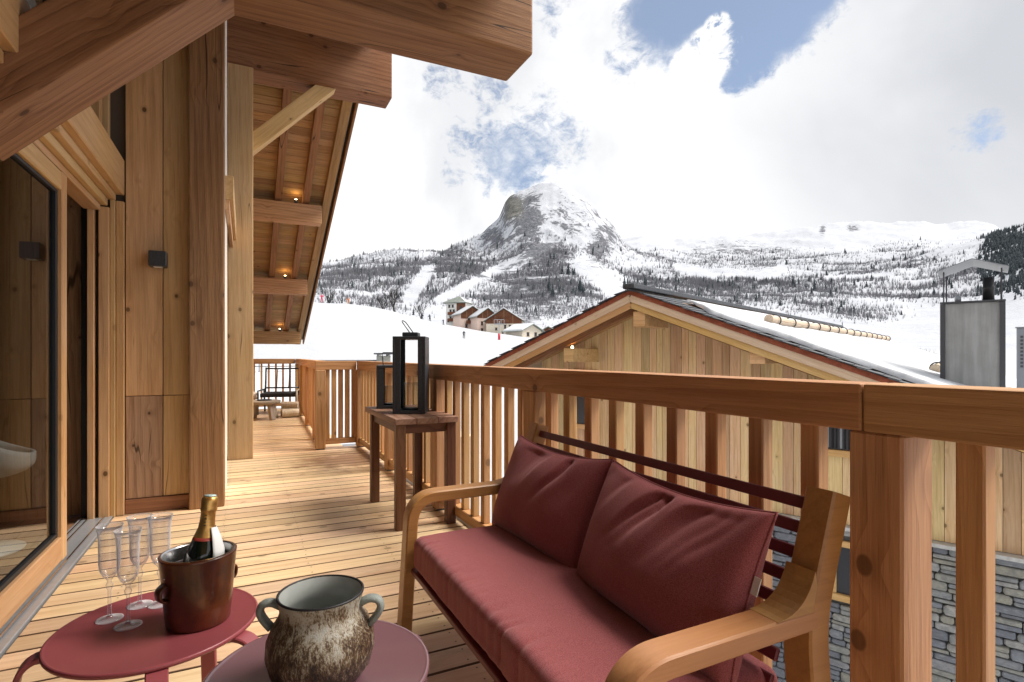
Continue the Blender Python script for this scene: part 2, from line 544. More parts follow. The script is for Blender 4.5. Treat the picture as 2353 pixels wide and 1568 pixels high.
def mat_stones():
    m, t, b, out = new_mat('rubble_stone')
    tc = t.n('ShaderNodeTexCoord')
    oi = t.n('ShaderNodeObjectInfo')
    r = oi.outputs['Random']
    comb = t.n('ShaderNodeCombineXYZ')
    t.l(t.math('MULTIPLY', r, 71.0), comb.inputs[0])
    t.l(t.math('MULTIPLY', r, 31.0), comb.inputs[2])
    p = t.vmath('ADD', tc.outputs['Object'], comb.outputs[0]).outputs[0]
    n = t.noise(p, 16, 5, 0.65)
    n2 = t.noise(t.mapping(p, scale=(1, 1, 5)), 12, 4, 0.6)
    base = t.ramp(r, [(0.0, (0.20, 0.215, 0.25)), (0.3, (0.27, 0.29, 0.32)), (0.55, (0.34, 0.35, 0.33)), (0.75, (0.38, 0.37, 0.30)),
                      (0.9, (0.46, 0.46, 0.44)), (1.0, (0.25, 0.26, 0.30))], 'LINEAR')
    col = t.mix(t.mapr(n, 0.3, 0.7, 0.0, 0.6), base, (0.15, 0.155, 0.17))
    col = t.mix(t.mapr(n2, 0.55, 0.75, 0.0, 0.5), col, (0.52, 0.52, 0.48))
    t.l(col, b.inputs['Base Color'])
    b.inputs['Roughness'].default_value = 0.85
    b.inputs['Specular IOR Level'].default_value = 0.2
    bump(t, b, t.math('ADD', n, n2), 0.6, 0.015)


mat_stones()


def mat_snow():
    m, t, b, out = new_mat('snow')
    g = t.n('ShaderNodeNewGeometry')
    n = t.noise(g.outputs['Position'], 0.35, 6, 0.6)
    n2 = t.noise(g.outputs['Position'], 5.0, 4, 0.6)
    t.l(t.mix(n, (0.375, 0.392, 0.425), (0.46, 0.472, 0.495)), b.inputs['Base Color'])
    b.inputs['Roughness'].default_value = 0.75
    b.inputs['Specular IOR Level'].default_value = 0.2
    bump(t, b, t.math('ADD', t.math('MULTIPLY', n, 2.0), t.math('MULTIPLY', n2, 0.4)), 0.5, 0.2)
    m, t, b, out = new_mat('snow_roof')
    tc = t.n('ShaderNodeTexCoord')
    n = t.noise(tc.outputs['Object'], 1.2, 5, 0.6)
    n2 = t.noise(tc.outputs['Object'], 14, 4, 0.6)
    t.l(t.mix(n, (0.47, 0.49, 0.52), (0.58, 0.595, 0.62)), b.inputs['Base Color'])
    b.inputs['Roughness'].default_value = 0.7
    b.inputs['Specular IOR Level'].default_value = 0.2
    bump(t, b, t.math('ADD', n, t.math('MULTIPLY', n2, 0.25)), 0.4, 0.05)


mat_snow()


def mat_mountain():
    m, t, b, out = new_mat('mountain_rock_snow')
    g = t.n('ShaderNodeNewGeometry')
    pos = g.outputs['Position']
    at = t.n('ShaderNodeAttribute', attribute_name='rock')
    rock = at.outputs['Fac']
    sp = t.n('ShaderNodeSeparateXYZ')
    t.l(g.outputs['Normal'], sp.inputs[0])
    steep = t.mapr(sp.outputs[2], 0.80, 0.52)
    n = t.noise(t.mapping(pos, rot=(0.25, 0.2, 0.5), scale=(1.0, 1.0, 0.55)), 0.030, 9, 0.70, 0.8)
    n2 = t.noise(pos, 0.15, 6, 0.72, 0.4)
    nn = t.math('ADD', t.math('MULTIPLY', n, 0.65), t.math('MULTIPLY', n2, 0.35))
    amt = t.math('ADD', t.math('MULTIPLY', rock, 0.24), t.math('MULTIPLY', steep, 0.03))
    f = t.mapr(t.math('ADD', nn, amt), 0.625, 0.665)
    rcol = t.ramp(n2, [(0.35, (0.05, 0.054, 0.068)), (0.5, (0.11, 0.116, 0.135)), (0.68, (0.22, 0.22, 0.23))])
    cl = t.n('ShaderNodeAttribute', attribute_name='cliff')
    rcol = t.mix(cl.outputs['Fac'], rcol, t.ramp(nn, [(0.38, (0.055, 0.055, 0.052)), (0.5, (0.14, 0.138, 0.125)), (0.62, (0.26, 0.25, 0.225))]))
    f = t.math('MAXIMUM', f, t.mapr(t.math('ADD', cl.outputs['Fac'], t.math('MULTIPLY', t.math('SUBTRACT', nn, 0.5), 2.6)), 0.40, 0.6))
    col = t.mix(f, t.mix(t.noise(pos, 0.02, 5, 0.6), (0.36, 0.38, 0.425), (0.51, 0.525, 0.56)), rcol)
    t.l(col, b.inputs['Base Color'])
    b.inputs['Roughness'].default_value = 0.85
    b.inputs['Specular IOR Level'].default_value = 0.1
    bump(t, b, nn, 0.6, 7.0)


mat_mountain()


def mat_forest(name, a, c):
    m, t, b, out = new_mat(name)
    g = t.n('ShaderNodeNewGeometry')
    n = t.noise(g.outputs['Position'], 0.05, 3, 0.6)
    n2 = t.n('ShaderNodeTexWhiteNoise', noise_dimensions='3D')
    t.l(t.mapping(g.outputs['Position'], scale=(0.12, 0.12, 0.02)), n2.inputs[0])
    t.l(t.mix(t.math('ADD', t.math('MULTIPLY', n, 0.7), t.math('MULTIPLY', g.outputs['Random Per Island'], 0.4)), a, c), b.inputs['Base Color'])
    b.inputs['Roughness'].default_value = 0.95
    b.inputs['Specular IOR Level'].default_value = 0.05


mat_forest('bare_forest', (0.095, 0.10, 0.12), (0.26, 0.255, 0.265))
mat_forest('conifer', (0.020, 0.027, 0.032), (0.065, 0.078, 0.085))


def mat_emit(name, col, strength):
    m, t, b, out = new_mat(name)
    b.inputs['Emission Color'].default_value = (*col, 1)
    b.inputs['Emission Strength'].default_value = strength


mat_emit('bulb_glow', (1.0, 0.72, 0.34), 9.0)

# ------------------------------------------------------------------ mesh helpers


def tagp(o, label=None, cat=None, group=None, kind=None):
    if label:
        o['label'] = label
    if cat:
        o['category'] = cat
    if group:
        o['group'] = group
    if kind:
        o['kind'] = kind
    return o


def link(name, me, mat, parent=None, matrix=None):
    o = bpy.data.objects.new(name, me)
    if mat and me is not None and not me.materials:
        me.materials.append(MATS[mat])
    COL.objects.link(o)
    if matrix is not None:
        o.matrix_basis = matrix
    if parent is not None:
        o.parent = parent
        o.matrix_parent_inverse = WM[parent.name].inverted()
        WM[o.name] = matrix if matrix is not None else Matrix.Identity(4)
    else:
        WM[o.name] = matrix if matrix is not None else Matrix.Identity(4)
    return o


WM = {}


def empty(name, loc, label=None, cat=None, group=None, rz=0.0, kind=None):
    o = bpy.data.objects.new(name, None)
    o.empty_display_size = 0.1
    COL.objects.link(o)
    m = Matrix.Translation(loc) @ Matrix.Rotation(rz, 4, 'Z')
    o.matrix_basis = m
    WM[o.name] = m
    return tagp(o, label, cat, group, kind)


BOXC = {}


def box_mesh(L, W, H, bev=0.004, rough=0.0, seed=0):
    key = (round(L, 4), round(W, 4), round(H, 4), round(bev, 4), rough, seed)
    if key in BOXC:
        return BOXC[key]
    bm = bmesh.new()
    bmesh.ops.create_cube(bm, size=1.0)
    for v in bm.verts:
        v.co = Vector((v.co.x * L, v.co.y * W, v.co.z * H))
    if bev > 0:
        bmesh.ops.bevel(bm, geom=bm.edges[:], offset=min(bev, W * .3, H * .3, L * .3), segments=2 if bev > 0.006 else 1, affect='EDGES', profile=0.6)
    if rough > 0:
        # hand-hewn: cut into lengths and let the faces wander
        n = max(2, int(L / 0.22))
        for i in range(1, n):
            x = -L / 2 + L * i / n
            bmesh.ops.bisect_plane(bm, geom=bm.verts[:] + bm.edges[:] + bm.faces[:], plane_co=(x, 0, 0), plane_no=(1, 0, 0))
        for v in bm.verts:
            q = Vector((v.co.x * 2.3 + seed * 11.3, v.co.y * 1.5, v.co.z * 1.5))
            d = mnoise.noise_vector(q)
            v.co += Vector((0, d.y, d.z)) * rough
    me = bpy.data.meshes.new('plank')
    bm.to_mesh(me)
    bm.free()
    BOXC[key] = me
    return me


def frame(p0, p1, up=(0, 0, 1)):
    p0, p1 = Vector(p0), Vector(p1)
    x = (p1 - p0).normalized()
    upv = Vector(up)
    if abs(x.dot(upv.normalized())) > 0.999:
        upv = Vector((1, 0, 0))
    y = upv.cross(x).normalized()
    z = x.cross(y)
    m = Matrix((x, y, z)).transposed().to_4x4()
    m.translation = (p0 + p1) / 2
    return m


def plank(name, p0, p1, w, h, mat, parent=None, up=(0, 0, 1), bev=0.004, rough=0.0, seed=0):
    """rectangular timber from p0 to p1 (centre line); h along 'up', w across"""
    L = (Vector(p1) - Vector(p0)).length
    me = box_mesh(L, w, h, bev, rough, seed)
    if me.materials and me.materials[0] != MATS[mat]:
        key = (id(me), mat)
        if key not in BOXC:
            BOXC[key] = me.copy()
            BOXC[key].materials.clear()
        me = BOXC[key]
    return link(name, me, mat, parent, frame(p0, p1, up))


def block(name, lo, hi, mat, parent=None, bev=0.003, axis='X', rough=0.0, seed=0):
    """axis-aligned box lo..hi, grain along the given axis"""
    lo, hi = Vector(lo), Vector(hi)
    c = (lo + hi) / 2
    s = hi - lo
    if axis == 'X':
        return plank(name, (lo.x, c.y, c.z), (hi.x, c.y, c.z), s.y, s.z, mat, parent, bev=bev, rough=rough, seed=seed)
    if axis == 'Y':
        return plank(name, (c.x, lo.y, c.z), (c.x, hi.y, c.z), s.x, s.z, mat, parent, bev=bev, rough=rough, seed=seed)
    return plank(name, (c.x, c.y, lo.z), (c.x, c.y, hi.z), s.y, s.x, mat, parent, up=(1, 0, 0), bev=bev, rough=rough, seed=seed)


def mesh_obj(name, verts, faces, mat, parent=None, matrix=None, smooth=False):
    me = bpy.data.meshes.new(name)
    me.from_pydata([tuple(v) for v in verts], [], faces)
    if smooth:
        me.polygons.foreach_set('use_smooth', [True] * len(me.polygons))
    me.update()
    return link(name, me, mat, parent, matrix)


def bm_obj(name, bm, mat, parent=None, matrix=None, smooth=False):
    me = bpy.data.meshes.new(name)
    bmesh.ops.recalc_face_normals(bm, faces=bm.faces[:])
    bm.to_mesh(me)
    bm.free()
    if smooth:
        me.polygons.foreach_set('use_smooth', [True] * len(me.polygons))
    return link(name, me, mat, parent, matrix)


def lathe(name, prof, mat, parent=None, loc=(0, 0, 0), seg=48, tilt=None, smooth=True, squash=1.0):
    """prof: list of (r, z); closed at r=0 ends; local origin at loc"""
    V, Fc = [], []
    n = len(prof)
    for r, z in prof:
        for k in range(seg):
            a = 2 * math.pi * k / seg
            V.append((r * math.cos(a), r * squash * math.sin(a), z))
    for i in range(n - 1):
        for k in range(seg):
            k2 = (k + 1) % seg
            Fc.append((i * seg + k, i * seg + k2, (i + 1) * seg + k2, (i + 1) * seg + k))
    bm = bmesh.new()
    vs = [bm.verts.new(v) for v in V]
    for fc in Fc:
        try:
            bm.faces.new([vs[i] for i in fc])
        except ValueError:
            pass
    bmesh.ops.remove_doubles(bm, verts=bm.verts[:], dist=1e-6)
    m = Matrix.Translation(loc)
    if tilt is not None:
        m = m @ tilt
    return bm_obj(name, bm, mat, parent, m, smooth)


def sweep(path, sec, closed=False, up=Vector((0, 1, 0))):
    """sweep a 2-D section (list of (a,b)) along path; a along 'up', b along the in-plane normal. returns bmesh"""
    bm = bmesh.new()
    n = len(path)
    rings = []
    for i, p in enumerate(path):
        p = Vector(p)
        a = Vector(path[i - 1]) if (i > 0 or closed) else p
        c = Vector(path[(i + 1) % n]) if (i < n - 1 or closed) else p
        tan = (c - a).normalized()
        side = up - tan * up.dot(tan)
        side.normalize()
        nor = tan.cross(side)
        rings.append([bm.verts.new(p + side * s + nor * q) for s, q in sec])
    m = len(sec)
    for i in range(n if closed else n - 1):
        r0, r1 = rings[i], rings[(i + 1) % n]
        for k in range(m):
            bm.faces.new((r0[k], r0[(k + 1) % m], r1[(k + 1) % m], r1[k]))
    if not closed:
        bm.faces.new(rings[0][::-1])
        bm.faces.new(rings[-1])
    return bm


def circ(r, n=10):
    return [(r * math.cos(2 * math.pi * k / n), r * math.sin(2 * math.pi * k / n)) for k in range(n)]


def rrect(w, h, r, n=3):
    pts = []
    for cx, cy, a0 in ((w / 2 - r, h / 2 - r, 0), (-w / 2 + r, h / 2 - r, 90), (-w / 2 + r, -h / 2 + r, 180), (w / 2 - r, -h / 2 + r, 270)):
        for k in range(n + 1):
            a = R(a0 + 90 * k / n)
            pts.append((cx + r * math.cos(a), cy + r * math.sin(a)))
    return pts


def smooth_path(pts, rad, seg=6):
    """round the corners of a polyline"""
    out = [Vector(pts[0])]
    for i in range(1, len(pts) - 1):
        p, a, c = Vector(pts[i]), Vector(pts[i - 1]), Vector(pts[i + 1])
        r = rad[i] if isinstance(rad, (list, tuple)) else rad
        r = min(r, (a - p).length * .48, (c - p).length * .48)
        s, e = p + (a - p).normalized() * r, p + (c - p).normalized() * r
        for k in range(seg + 1):
            tt = k / seg
            out.append(s * (1 - tt) ** 2 + p * 2 * tt * (1 - tt) + e * tt ** 2)
    out.append(Vector(pts[-1]))
    return out


def tube(name, pts, r, mat, parent=None, n=8, closed=False):
    d = (Vector(pts[1]) - Vector(pts[0])).normalized()
    up = Vector((0, 0, 1)) if abs(d.z) < 0.8 else Vector((0, 1, 0))
    # choose an up that never aligns with the path
    best = None
    for cand in (Vector((0, 0, 1)), Vector((0, 1, 0)), Vector((1, 0, 0)), Vector((.6, .5, .62)).normalized()):
        w = max(abs((Vector(pts[i + 1]) - Vector(pts[i])).normalized().dot(cand)) for i in range(len(pts) - 1))
        if best is None or w < best[0]:
            best = (w, cand)
    bm = sweep([Vector(p) for p in pts], circ(r, n), closed, best[1])
    return bm_obj(name, bm, mat, parent, None, True)


def copy_tree(o, parent=None, matrix=None):
    c = o.copy()
    COL.objects.link(c)
    if parent is not None:
        c.parent = parent
    if matrix is not None:
        c.matrix_basis = matrix
    for ch in o.children:
        copy_tree(ch, c)
    return c

# ================================================================== TERRAIN
NPR = np.random.RandomState(5)
LAT = NPR.rand(64, 64, 64)


def vnoise(x, y, z=0.0):
    x, y = np.asarray(x, float), np.asarray(y, float)
    z = np.zeros_like(x) + z
    xi, yi, zi = np.floor(x).astype(int), np.floor(y).astype(int), np.floor(z).astype(int)
    fx, fy, fz = x - xi, y - yi, z - zi
    fx, fy, fz = (q * q * (3 - 2 * q) for q in (fx, fy, fz))
    g = lambda a, b, c: LAT[(xi + a) % 64, (yi + b) % 64, (zi + c) % 64]
    r0 = (g(0, 0, 0) * (1 - fx) + g(1, 0, 0) * fx) * (1 - fy) + (g(0, 1, 0) * (1 - fx) + g(1, 1, 0) * fx) * fy
    r1 = (g(0, 0, 1) * (1 - fx) + g(1, 0, 1) * fx) * (1 - fy) + (g(0, 1, 1) * (1 - fx) + g(1, 1, 1) * fx) * fy
    return r0 * (1 - fz) + r1 * fz


def fbm(x, y, octv=5, z=0.0, ridged=False):
    s, a, tot = 0.0, 0.5, 0.0
    for k in range(octv):
        n = vnoise(x * 2 ** k + 17.3 * k, y * 2 ** k + 9.1 * k, z)
        if ridged:
            n = 1 - abs(2 * n - 1)
        s = s + a * n
        tot += a
        a *= 0.55
    return s / tot


EYE = 1.17


def terrain_xy(u, a):
    """place at forward distance a (m) along compass heading given by tangent u"""
    tu = (u - 1176.5) / 1260.0
    return a * (FWD.x + RGT.x * tu), a * (FWD.y + RGT.y * tu)


# heights of the valley sides, given as elevation readings at survey distances
UN = np.array([-400, 300, 600, 735, 830, 900, 1000, 1060, 1110, 1145, 1160, 1180, 1210, 1265, 1320, 1370, 1410, 1435, 1470, 1550, 1700, 1800, 1880, 2000, 2100, 2280, 2353, 2700, 3300], float)
SURV = {
    230: [770, 770, 770, 765, 765, 765, 752, 752, 758, 765, 765, 768, 772, 780, 785, 790, 795, 798, 800, 800, 800, 800, 800, 800, 800, 800, 800, 790, 780],
    420: [725, 725, 722, 712, 712, 716, 722, 728, 734, 738, 738, 740, 740, 742, 745, 748, 752, 756, 758, 762, 765, 765, 765, 768, 770, 765, 760, 740, 720],
    700: [680, 680, 672, 662, 658, 662, 662, 668, 676, 680, 682, 682, 684, 680, 680, 684, 690, 696, 700, 704, 706, 706, 706, 708, 708, 690, 670, 640, 620],
    1000: [650, 650, 640, 632, 624, 622, 616, 620, 630, 638, 640, 638, 632, 626, 622, 628, 640, 652, 658, 660, 662, 662, 660, 662, 655, 622, 590, 560, 540],
    1300: [640, 632, 620, 606, 585, 582, 584, 588, 592, 592, 586, 578, 566, 556, 556, 570, 592, 612, 622, 628, 634, 634, 630, 628, 615, 565, 532, 505, 495],
    1550: [660, 640, 630, 620, 600, 598, 590, 568, 543, 516, 486, 462, 450, 440, 466, 506, 546, 570, 592, 604, 612, 614, 608, 604, 595, 545, 528, 520, 520],
    1640: [680, 650, 640, 630, 612, 606, 594, 570, 545, 514, 478, 452, 438, 424, 452, 498, 540, 566, 588, 600, 606, 608, 602, 598, 590, 548, 538, 530, 530],
    2000: [720, 700, 700, 690, 680, 680, 670, 660, 650, 640, 630, 620, 600, 580, 580, 580, 580, 580, 575, 584, 580, 576, 570, 566, 560, 555, 560, 560, 560],
    2600: [740, 720, 720, 720, 720, 720, 720, 700, 690, 680, 680, 660, 650, 640, 600, 570, 555, 548, 540, 548, 543, 528, 516, 506, 512, 515, 540, 560, 560],
    3600: [760] * 29,
}


SIL = ([-400, 300, 600, 735, 779, 847, 898, 925, 972, 1023, 1074, 1108, 1128, 1150, 1157, 1172, 1189, 1209, 1243, 1277, 1311, 1345, 1379, 1406, 1426, 1440, 1460, 1532, 1700, 2353, 3300],
       [680, 650, 640, 630, 625, 620, 612, 606, 600, 580, 560, 543, 521, 499, 474, 449, 440, 436, 427, 424, 436, 458, 489, 513, 541, 563, 578, 598, 606, 560, 530])


def build_mountain():
    cols = np.concatenate([np.linspace(-400, 600, 40), np.linspace(604, 2420, 460), np.linspace(2450, 3300, 30)])
    rows = np.concatenate([np.geomspace(225, 1250, 150), np.linspace(1258, 1700, 90), np.geomspace(1715, 3600, 60)])
    ds = sorted(SURV)
    Zs = []
    for d in ds:
        v = np.interp(cols, UN, SURV[d]) if d != 1640 else np.interp(cols, *SIL)
        if d == 1550:
            v = np.where((cols > 1080) & (cols < 1445), np.interp(cols, *SIL) + 15, v)
        # smooth the reading a touch
        k = np.hanning(7)
        k /= k.sum()
        vp = np.pad(v, 3, mode='edge')
        v = np.convolve(vp, k, mode='valid')
        Zs.append(EYE + (818 - v) / 1260.0 * d)
    Zs = np.array(Zs)
    lr = np.array(ds, float)
    Zg = np.empty((len(rows), len(cols)))
    for j in range(len(cols)):
        Zg[:, j] = np.interp(rows, lr, Zs[:, j])
    U, A = np.meshgrid(cols, rows)
    X, Y = terrain_xy(U, A)
    vv = 818 - (Zg - EYE) / A * 1260
    peak = np.clip((A - 900) / 500, 0, 1) * np.clip(1 - abs(U - 1270) / 330, 0, 1)
    amp = 3.0 + 0.010 * A
    rough = (fbm(X / 170, Y / 170, 6, 3.2) - 0.5) * 2
    ridg = fbm(X / 230 + 5, Y / 230, 5, 7.7, True) - 0.55
    ridg = ridg - ridg.mean()
    gul = fbm(U / 34 + A / 900, A / 520, 5, 2.2, True)
    gul = gul - gul.mean()
    low = np.clip((1635 - A) / 200, 0.25, 1)
    Zg = Zg + amp * rough * 1.1 + peak * (44 * ridg + 16 * gul) * low + amp * 2.0 * ridg * np.clip((A - 420) / 300, 0, 1) * np.clip((1600 - A) / 150, 0.2, 1)
    # rock mask: gully rock on the dome, outcrops elsewhere
    rock = np.zeros_like(Zg)

    def add(uc, vc, ru, rv, s):
        nonlocal rock
        rock = np.maximum(rock, s * np.exp(-(((U - uc) / ru) ** 2 + ((vv - vc) / rv) ** 2)))
    add(1215, 510, 42, 80, 1.15)
    add(1180, 480, 40, 45, 0.9)
    add(1290, 480, 60, 40, 0.5)
    add(1250, 590, 80, 60, 1.0)
    add(1150, 560, 50, 30, 0.8)
    add(1380, 570, 40, 35, 0.85)
    add(1310, 500, 80, 60, 0.55)
    add(1130, 540, 40, 30, 0.75)
    add(1230, 660, 110, 55, 1.0)
    add(1190, 720, 60, 30, 0.7)
    add(1400, 540, 20, 50, 0.7)
    add(870, 610, 90, 30, 0.45)
    add(1010, 620, 70, 30, 0.4)
    add(1700, 570, 180, 16, 0.6)
    add(1960, 525, 20, 12, 0.8)
    add(1890, 530, 10, 18, 0.9)
    rock = np.maximum(rock, np.clip((ridg - 0.07) * 7, 0, 0.75) * (U < 1480) * (A > 550) * (A < 1600) * np.clip((1480 - U) / 80, 0, 1))
    rock *= (A < 1720) | (U > 1450)
    cliff = np.exp(-(((U - 1180) / 24) ** 4 + ((vv - 474) / 32) ** 4)) * (A > 1250) * (A < 1660)
    nr, nc = Zg.shape
    verts = np.stack([X, Y, Zg], -1).reshape(-1, 3)
    idx = np.arange(nr * nc).reshape(nr, nc)
    q = np.stack([idx[:-1, :-1], idx[:-1, 1:], idx[1:, 1:], idx[1:, :-1]], -1).reshape(-1, 4)
    me = bpy.data.meshes.new('mountain')
    me.vertices.add(len(verts))
    me.vertices.foreach_set('co', verts.ravel())
    me.loops.add(q.size)
    me.loops.foreach_set('vertex_index', q.ravel())
    me.polygons.add(len(q))
    me.polygons.foreach_set('loop_start', np.arange(0, q.size, 4))
    me.polygons.foreach_set('loop_total', np.full(len(q), 4))
    me.update()
    me.polygons.foreach_set('use_smooth', [True] * len(q))
    for nm, arr in (('rock', rock), ('cliff', cliff)):
        at = me.attributes.new(nm, 'FLOAT', 'POINT')
        at.data.foreach_set('value', arr.ravel())
    o = link('mountain', me, 'mountain_rock_snow')
    tagp(o, kind='structure')
    return cols, rows, Zg


MC, MR, MZ = build_mountain()


def ground_mtn(u, a):
    """height of the mountain at heading u and distance a (bilinear)"""
    j = np.clip(np.searchsorted(MC, u) - 1, 0, len(MC) - 2)
    i = np.clip(np.searchsorted(MR, a) - 1, 0, len(MR) - 2)
    fu = (u - MC[j]) / (MC[j + 1] - MC[j])
    fa = (a - MR[i]) / (MR[i + 1] - MR[i])
    return (MZ[i, j] * (1 - fu) + MZ[i, j + 1] * fu) * (1 - fa) + (MZ[i + 1, j] * (1 - fu) + MZ[i + 1, j + 1] * fu) * fa


# the piste and village ground between the chalets and the mountain
PU = np.array([-600, 300, 600, 680, 735, 800, 850, 900, 950, 1000, 1050, 1100, 1150, 1200, 1300, 1450, 1700, 2000, 2350, 3200], float)
PS = {  # heights in metres at survey distances
    3: [-4.6] * 20,
    14: [-4.4] * 20,
    30: [-1.6, -1.6, -1.4, -1.4, -1.4, -1.5, -1.6, -1.8, -2.0, -2.2, -2.5, -2.8, -3.0, -3.2, -3.6, -4.0, -4.2, -4.2, -4.2, -4.2],
    60: [4.5, 4.5, 4.6, 4.6, 4.6, 4.3, 4.0, 3.5, 3.0, 2.6, 2.2, 1.8, 1.4, 1.0, 0.2, -1.0, -2.0, -2.5, -2.5, -2.5],
    100: [11.8, 11.8, 11.6, 11.4, 11.0, 10.8, 10.3, 9.6, 8.4, 7.4, 6.4, 5.4, 4.6, 3.8, 2.4, 0.6, -1.0, -1.5, -1.5, -1.0],
    112: [12.6, 12.6, 12.4, 12.2, 12.0, 11.7, 11.0, 10.1, 9.0, 8.0, 7.0, 6.0, 5.2, 4.4, 3.0, 1.0, -0.5, -1.0, -1.0, 0],
    140: [10, 10, 10, 10, 10, 10, 10, 9.8, 9.8, 9.4, 8.6, 7.6, 6.8, 6.0, 4.6, 2.4, 1.0, 0.5, 0.5, 2],
    200: [8, 8, 8, 8, 8, 8, 8.6, 9.4, 10.4, 11.6, 11.2, 10.0, 9.0, 8.2, 6.8, 5.0, 3.4, 3.0, 3.0, 4],
    236: [8, 8, 8, 8.6, 9, 9, 9.5, 10, 11, 12, 11.8, 11.0, 10.0, 9.0, 7.0, 5.5, 4.0, 3.6, 3.4, 5],
}


def build_field():
    cols = np.linspace(-600, 3200, 200)
    rows = np.geomspace(3, 236, 120)
    ds = np.array(sorted(PS), float)
    Zs = np.array([np.interp(cols, PU, PS[int(d)]) for d in ds])
    Zg = np.empty((len(rows), len(cols)))
    for j in range(len(cols)):
        Zg[:, j] = np.interp(rows, ds, Zs[:, j])
    for _ in range(2):
        Zg[1:-1] = (Zg[:-2] + 2 * Zg[1:-1] + Zg[2:]) / 4
    U, A = np.meshgrid(cols, rows)
    X, Y = terrain_xy(U, A)
    Zg = Zg + (fbm(X / 9, Y / 9, 4, 1.1) - 0.5) * np.clip(A / 90, 0.1, 0.6)
    nr, nc = Zg.shape
    idx = np.arange(nr * nc).reshape(nr, nc)
    verts = np.stack([X, Y, Zg], -1).reshape(-1, 3).tolist()
    q = np.stack([idx[:-1, :-1], idx[:-1, 1:], idx[1:, 1:], idx[1:, :-1]], -1).reshape(-1, 4).tolist()
    # ground continues under and behind the balcony
    o = mesh_obj('snow_field', verts, q, 'snow', smooth=True)
    tagp(o, kind='structure')
    s = 400
    b = mesh_obj('ground', [(-s, -s, -4.75), (s, -s, -4.75), (s, s * .03, -4.75), (-s, s * .03, -4.75)], [(0, 1, 2, 3)], 'snow')
    tagp(b, kind='structure')
    return cols, rows, Zg


FC, FR, FZ = build_field()


def ground_field(u, a):
    j = int(np.clip(np.searchsorted(FC, u) - 1, 0, len(FC) - 2))
    i = int(np.clip(np.searchsorted(FR, a) - 1, 0, len(FR) - 2))
    fu = (u - FC[j]) / (FC[j + 1] - FC[j])
    fa = (a - FR[i]) / (FR[i + 1] - FR[i])
    return float((FZ[i, j] * (1 - fu) + FZ[i, j + 1] * fu) * (1 - fa) + (FZ[i + 1, j] * (1 - fu) + FZ[i + 1, j + 1] * fu) * fa)


def place(u, a, mtn=False):
    x, y = terrain_xy(u, a)
    z = float(ground_mtn(np.array([u]), np.array([a]))[0]) if mtn else ground_field(u, a)
    return Vector((x, y, z))


# ------------------------------------------------------------------ woods on the mountainside
def forest_density(u, v, a):
    d = np.zeros_like(u)

    def band(uc, vc, ru, rv, s, tilt=0.0):
        nonlocal d
        vcc = vc + (u - uc) * tilt
        d = np.maximum(d, s * np.exp(-(np.abs((u - uc) / ru) ** 3 + np.abs((v - vcc) / rv) ** 3)))
    band(850, 640, 170, 50, 0.75)
    band(800, 600, 120, 12, 0.5)
    band(900, 650, 150, 10, 1.3, -0.33)
    band(960, 608, 120, 9, 0.9, -0.2)
    band(1060, 600, 70, 45, 1.0)
    band(905, 690, 90, 26, 0.9)
    band(1030, 665, 70, 9, 1.2, -0.62)
    band(1080, 640, 40, 30, 0.5)
    band(1160, 585, 70, 34, 0.7)
    band(1290, 600, 80, 45, 0.6)
    band(1400, 605, 40, 45, 0.35)
    band(1120, 640, 70, 30, 0.5)
    band(1250, 680, 150, 48, 1.0)
    band(1210, 630, 60, 40, 0.6)
    band(1350, 650, 60, 25, 0.5)
    band(1500, 640, 90, 24, 0.9)
    band(1640, 572, 150, 9, 1.1, 0.05)
    band(1500, 590, 90, 14, 0.5, 0.35)
    band(1750, 600, 260, 16, 0.6)
    band(1750, 655, 260, 13, 1.5, 0.01)
    band(1650, 690, 160, 24, 0.8)
    band(1850, 690, 130, 26, 0.75)
    band(2050, 620, 150, 20, 1.0)
    band(2080, 588, 60, 26, 0.7)
    band(2100, 660, 120, 30, 0.7)
    band(1980, 715, 80, 20, 0.5)
    band(2200, 640, 90, 40, 0.7)
    band(2385, 590, 110, 72, 0.75)
    band(2300, 545, 45, 22, 0.8)

    def gap(u0, v0, u1, v1, w):
        nonlocal d
        tt = np.clip(((u - u0) * (u1 - u0) + (v - v0) * (v1 - v0)) / ((u1 - u0) ** 2 + (v1 - v0) ** 2), 0, 1)
        dist = np.hypot(u - (u0 + tt * (u1 - u0)), v - (v0 + tt * (v1 - v0)))
        d = d * np.clip((dist - w) / (w * 0.6), 0, 1)
    gap(1270, 560, 1010, 690, 9)
    gap(985, 620, 940, 690, 13)
    gap(1340, 610, 1420, 670, 20)
    gap(1230, 575, 1180, 620, 8)
    gap(1560, 615, 1640, 632, 9)
    gap(1900, 640, 2050, 632, 4)
    gap(1740, 640, 1800, 615, 7)
    return d


def scatter():
    n = 620000
    u = NPR.uniform(560, 2480, n)
    a = np.exp(NPR.uniform(np.log(240), np.log(2100), n))
    z = ground_mtn(u, a)
    v = 818 - (z - EYE) / a * 1260
    x, y = terrain_xy(u, a)
    d = forest_density(u, v, a)
    d = d * np.clip(fbm(x / 75, y / 75, 5, 4.4) * 4.2 - 1.45, 0.04, 1.5) * np.clip(a / 900, 0.3, 1.3)
    keep = NPR.rand(n) < d * 0.5
    u, a, x, y, z, v = (q[keep] for q in (u, a, x, y, z, v))
    con = (NPR.rand(len(u)) < np.where(u > 2240, np.clip((u - 2240) / 70, 0, 0.7), 0.012)) & (v > 470)
    return u, a, x, y, z, v, con


